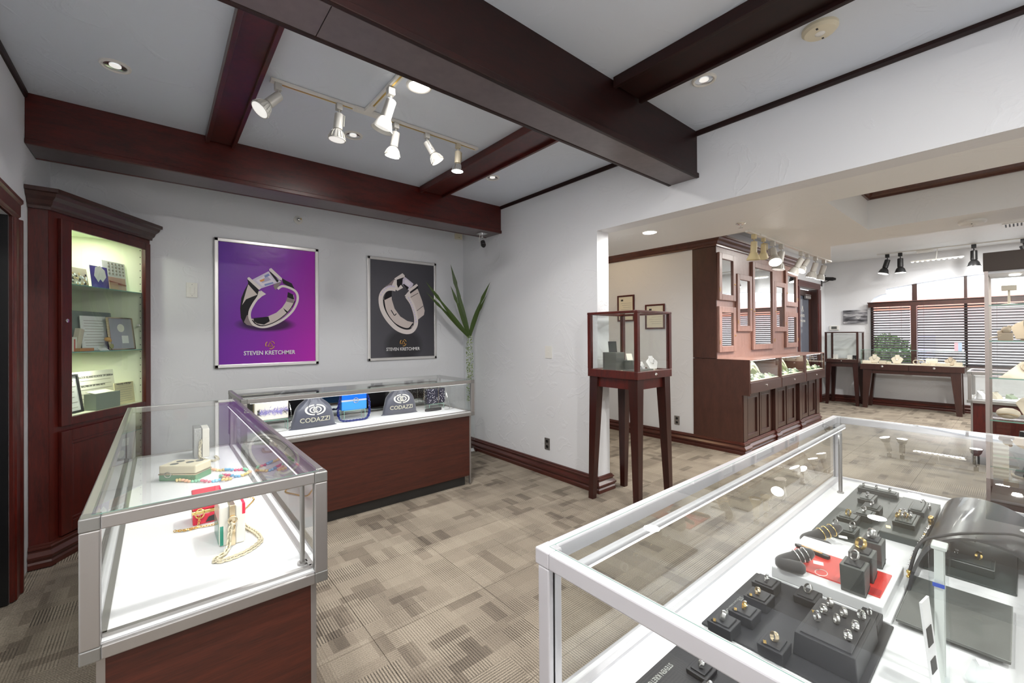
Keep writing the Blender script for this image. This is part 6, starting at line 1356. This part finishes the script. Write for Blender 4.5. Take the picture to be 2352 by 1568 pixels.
# arched necklace form with leather cord necklace
t = thing('necklace_form', 'glossy black arched leather necklace form at the right of the showcase', 'necklace bust', (1.83, .11, DK+.0062))
blk = plain('glossy_black_leather', (.022, .022, .024), .28, 0, .3)
near_e = smooth_pts([(1.56, .205, .7075), (1.63, .203, .755), (1.74, .180, .798), (1.84, .120, .812), (1.89, .050, .800), (1.915, -.005, .770), (1.93, -.045, .7075)], 5)
far_e = smooth_pts([(2.37, .205, .7075), (2.37, .198, .750), (2.37, .170, .785), (2.37, .110, .800), (2.37, .045, .790), (2.37, -.010, .760), (2.37, -.050, .7075)], 5)
rings_ = []
for k in range(9):
    u = k/8; outer = [Vector(a)*(1-u)+Vector(b)*u for a, b in zip(near_e, far_e)]
    inner = [Vector((p.x, p.y+(-.006 if p.y > .08 else .006), max(.7071, p.z-.006))) for p in outer]
    rings_.append([tuple(p) for p in outer]+[tuple(p) for p in reversed(inner)])
obj('arched_form', M().loft(rings_), blk, t, smooth=50)
t = thing('cord_necklace', 'black braided cord necklace with silver beads laid over the arched form', 'necklace', (1.8, .2, .72))
obj('cord', M().tube(smooth_pts([(1.70, .216, .722), (1.735, .196, .803), (1.80, .155, .818), (1.87, .105, .822), (1.95, .055, .815), (2.03, .015, .800), (2.12, -.03, .765)]), .0042, 8), blackf, t, smooth=80)
q_ = smooth_pts([(1.70, .216, .722), (1.78, .219, .732), (1.87, .217, .742), (1.97, .212, .75), (2.06, .208, .757)]); m = M()
for i, p in enumerate(q_): m.ball(p, .0058 if i % 2 else .0042, 8, 5, mi=(1 if i % 6 == 0 else 0))
obj('silver_beads', m, [silver, gold], t, smooth=80); m = M()
for dx, dz_ in ((.0, .012), (.012, .02), (-.006, .022), (.008, .004)): m.ball((2.07+dx, .207, .757+dz_), .008, 8, 5)
obj('cluster_charm', m, [gold], t, smooth=80)
obj('gold_clasp', M().ball((1.70, .216, .720), .008, 8, 5).ball((1.692, .217, .709), .006, 8, 5), gold, t, smooth=80)
acr = glass('acrylic', (.93, .95, .95), 1.49)
t = thing('acrylic_sign_holder', 'tall clear acrylic sign holder seen edge on in the right showcase', 'sign holder', (1.26, .11, DK))
obj('acrylic_block', M().box(1.235, .098, DK, 1.275, .128, .985), acr, t, bevel=.003); obj('acrylic_ridge', M().box(1.240, .106, DK+.002, 1.244, .120, .980), plain('frosted_edge', (.75, .77, .74), .3), t)
obj('acrylic_ridge', M().box(1.268, .106, DK+.002, 1.271, .120, .980), MATS['frosted_edge'], t); obj('top_cap', M().box(1.238, .101, .975, 1.272, .125, .984), MATS['frosted_edge'], t, bevel=.002); obj('blue_mark', M().box(1.2345, .104, .90, 1.2352, .122, .908), plain('blue_print', (.05, .10, .5), .4), t)
T = TR(1.19, .112, DK+.0, math.radians(82)) @ Matrix.Rotation(.10, 4, 'Y')
t = thing('price_board', 'white card with black blocks leaning against the acrylic sign holder', 'card', (1.19, .118, DK)); obj('board', M(T).box(-.002, -.022, .0, .002, .022, .185), whitep, t); obj('printed_block', M(T).box(-.0032, -.010, .10, -.002, .018, .135), inkm, t); obj('printed_block', M(T).box(-.0032, -.010, .05, -.002, .018, .075), inkm, t)
t = thing('acrylic_stand', 'low clear acrylic ring stand at the bottom right of the picture', 'display stand', (1.27, .06, DK)); obj('stand_body', M(TR(1.285, .055, DK, .3)).add([(-.03, -.02, 0), (.03, -.02, 0), (.03, .02, 0), (-.03, .02, 0), (-.012, -.012, .05), (.012, -.012, .05), (.012, .012, .05), (-.012, .012, .05)], [(0,3,2,1),(4,5,6,7),(0,1,5,4),(1,2,6,5),(2,3,7,6),(3,0,4,7)]), acr, t, bevel=.002)
obj('white_fold', M(TR(1.285, .055, DK, .3)).box(-.010, -.008, .0505, .010, .008, .054), whitep, t)
t = thing('oval_tag', 'oval grey stone tag with lettering lying at the far right of the showcase', 'tag', (2.46, .13, DK)); obj('oval_base', M().box(2.43, .10, DK, 2.49, .16, DK+.025), gl, t); m = M(TR(2.46, .13, DK+.032)); m.ball((0, 0, 0), .03, 18, 8, sc=(.62, 1.0, .22)); obj('oval_stone', m, plain('grey_stone', (.42, .40, .36), .5), t, smooth=80)
t = thing('bow_earrings', 'white bow shaped earring display on a clear post at the right edge', 'jewellery display', (1.98, -.02, DK)); obj('clear_post', M().box(1.975, -.022, DK, 1.983, -.014, .80), acr, t)
m = M(XB((1.975, -.02, .79), (-.6, -.8, 0), (0, 0, 1), (-.8, .6, 0)))
for s_ in (-1, 1): m.prism([(0, 0), (s_*.012, -.035), (s_*.022, -.05), (s_*.004, -.05)], 0, .003); m.prism([(0, .0), (s_*.018, .012), (s_*.014, .024), (0, .01)], 0, .003)
obj('white_bow', m, whitep, t); obj('white_petal', M().ball((1.99, -.01, .83), .014, 10, 6, sc=(1.3, 1.3, .35)), whitep, t, smooth=80)
for k, (x, y) in enumerate(((2.33, .20), (2.36, .15), (2.39, .26), (2.36, .24))):
    z_ = DK if x > 2.40 or y > .33 else (DK+.0262 if y > .215 else DK+.0062)
    ring(('small tagged ring standing on the green board under the arched form', 'small tagged ring deepest under the arched form', 'small tagged ring alone at the far end of the thick green slab', 'small tagged ring on the green slab edge nearest the arched form')[k], x, y, z_, .5+k, silver, R=.010, stone=1.4, tagw=True, grp='loose rings at the far right')
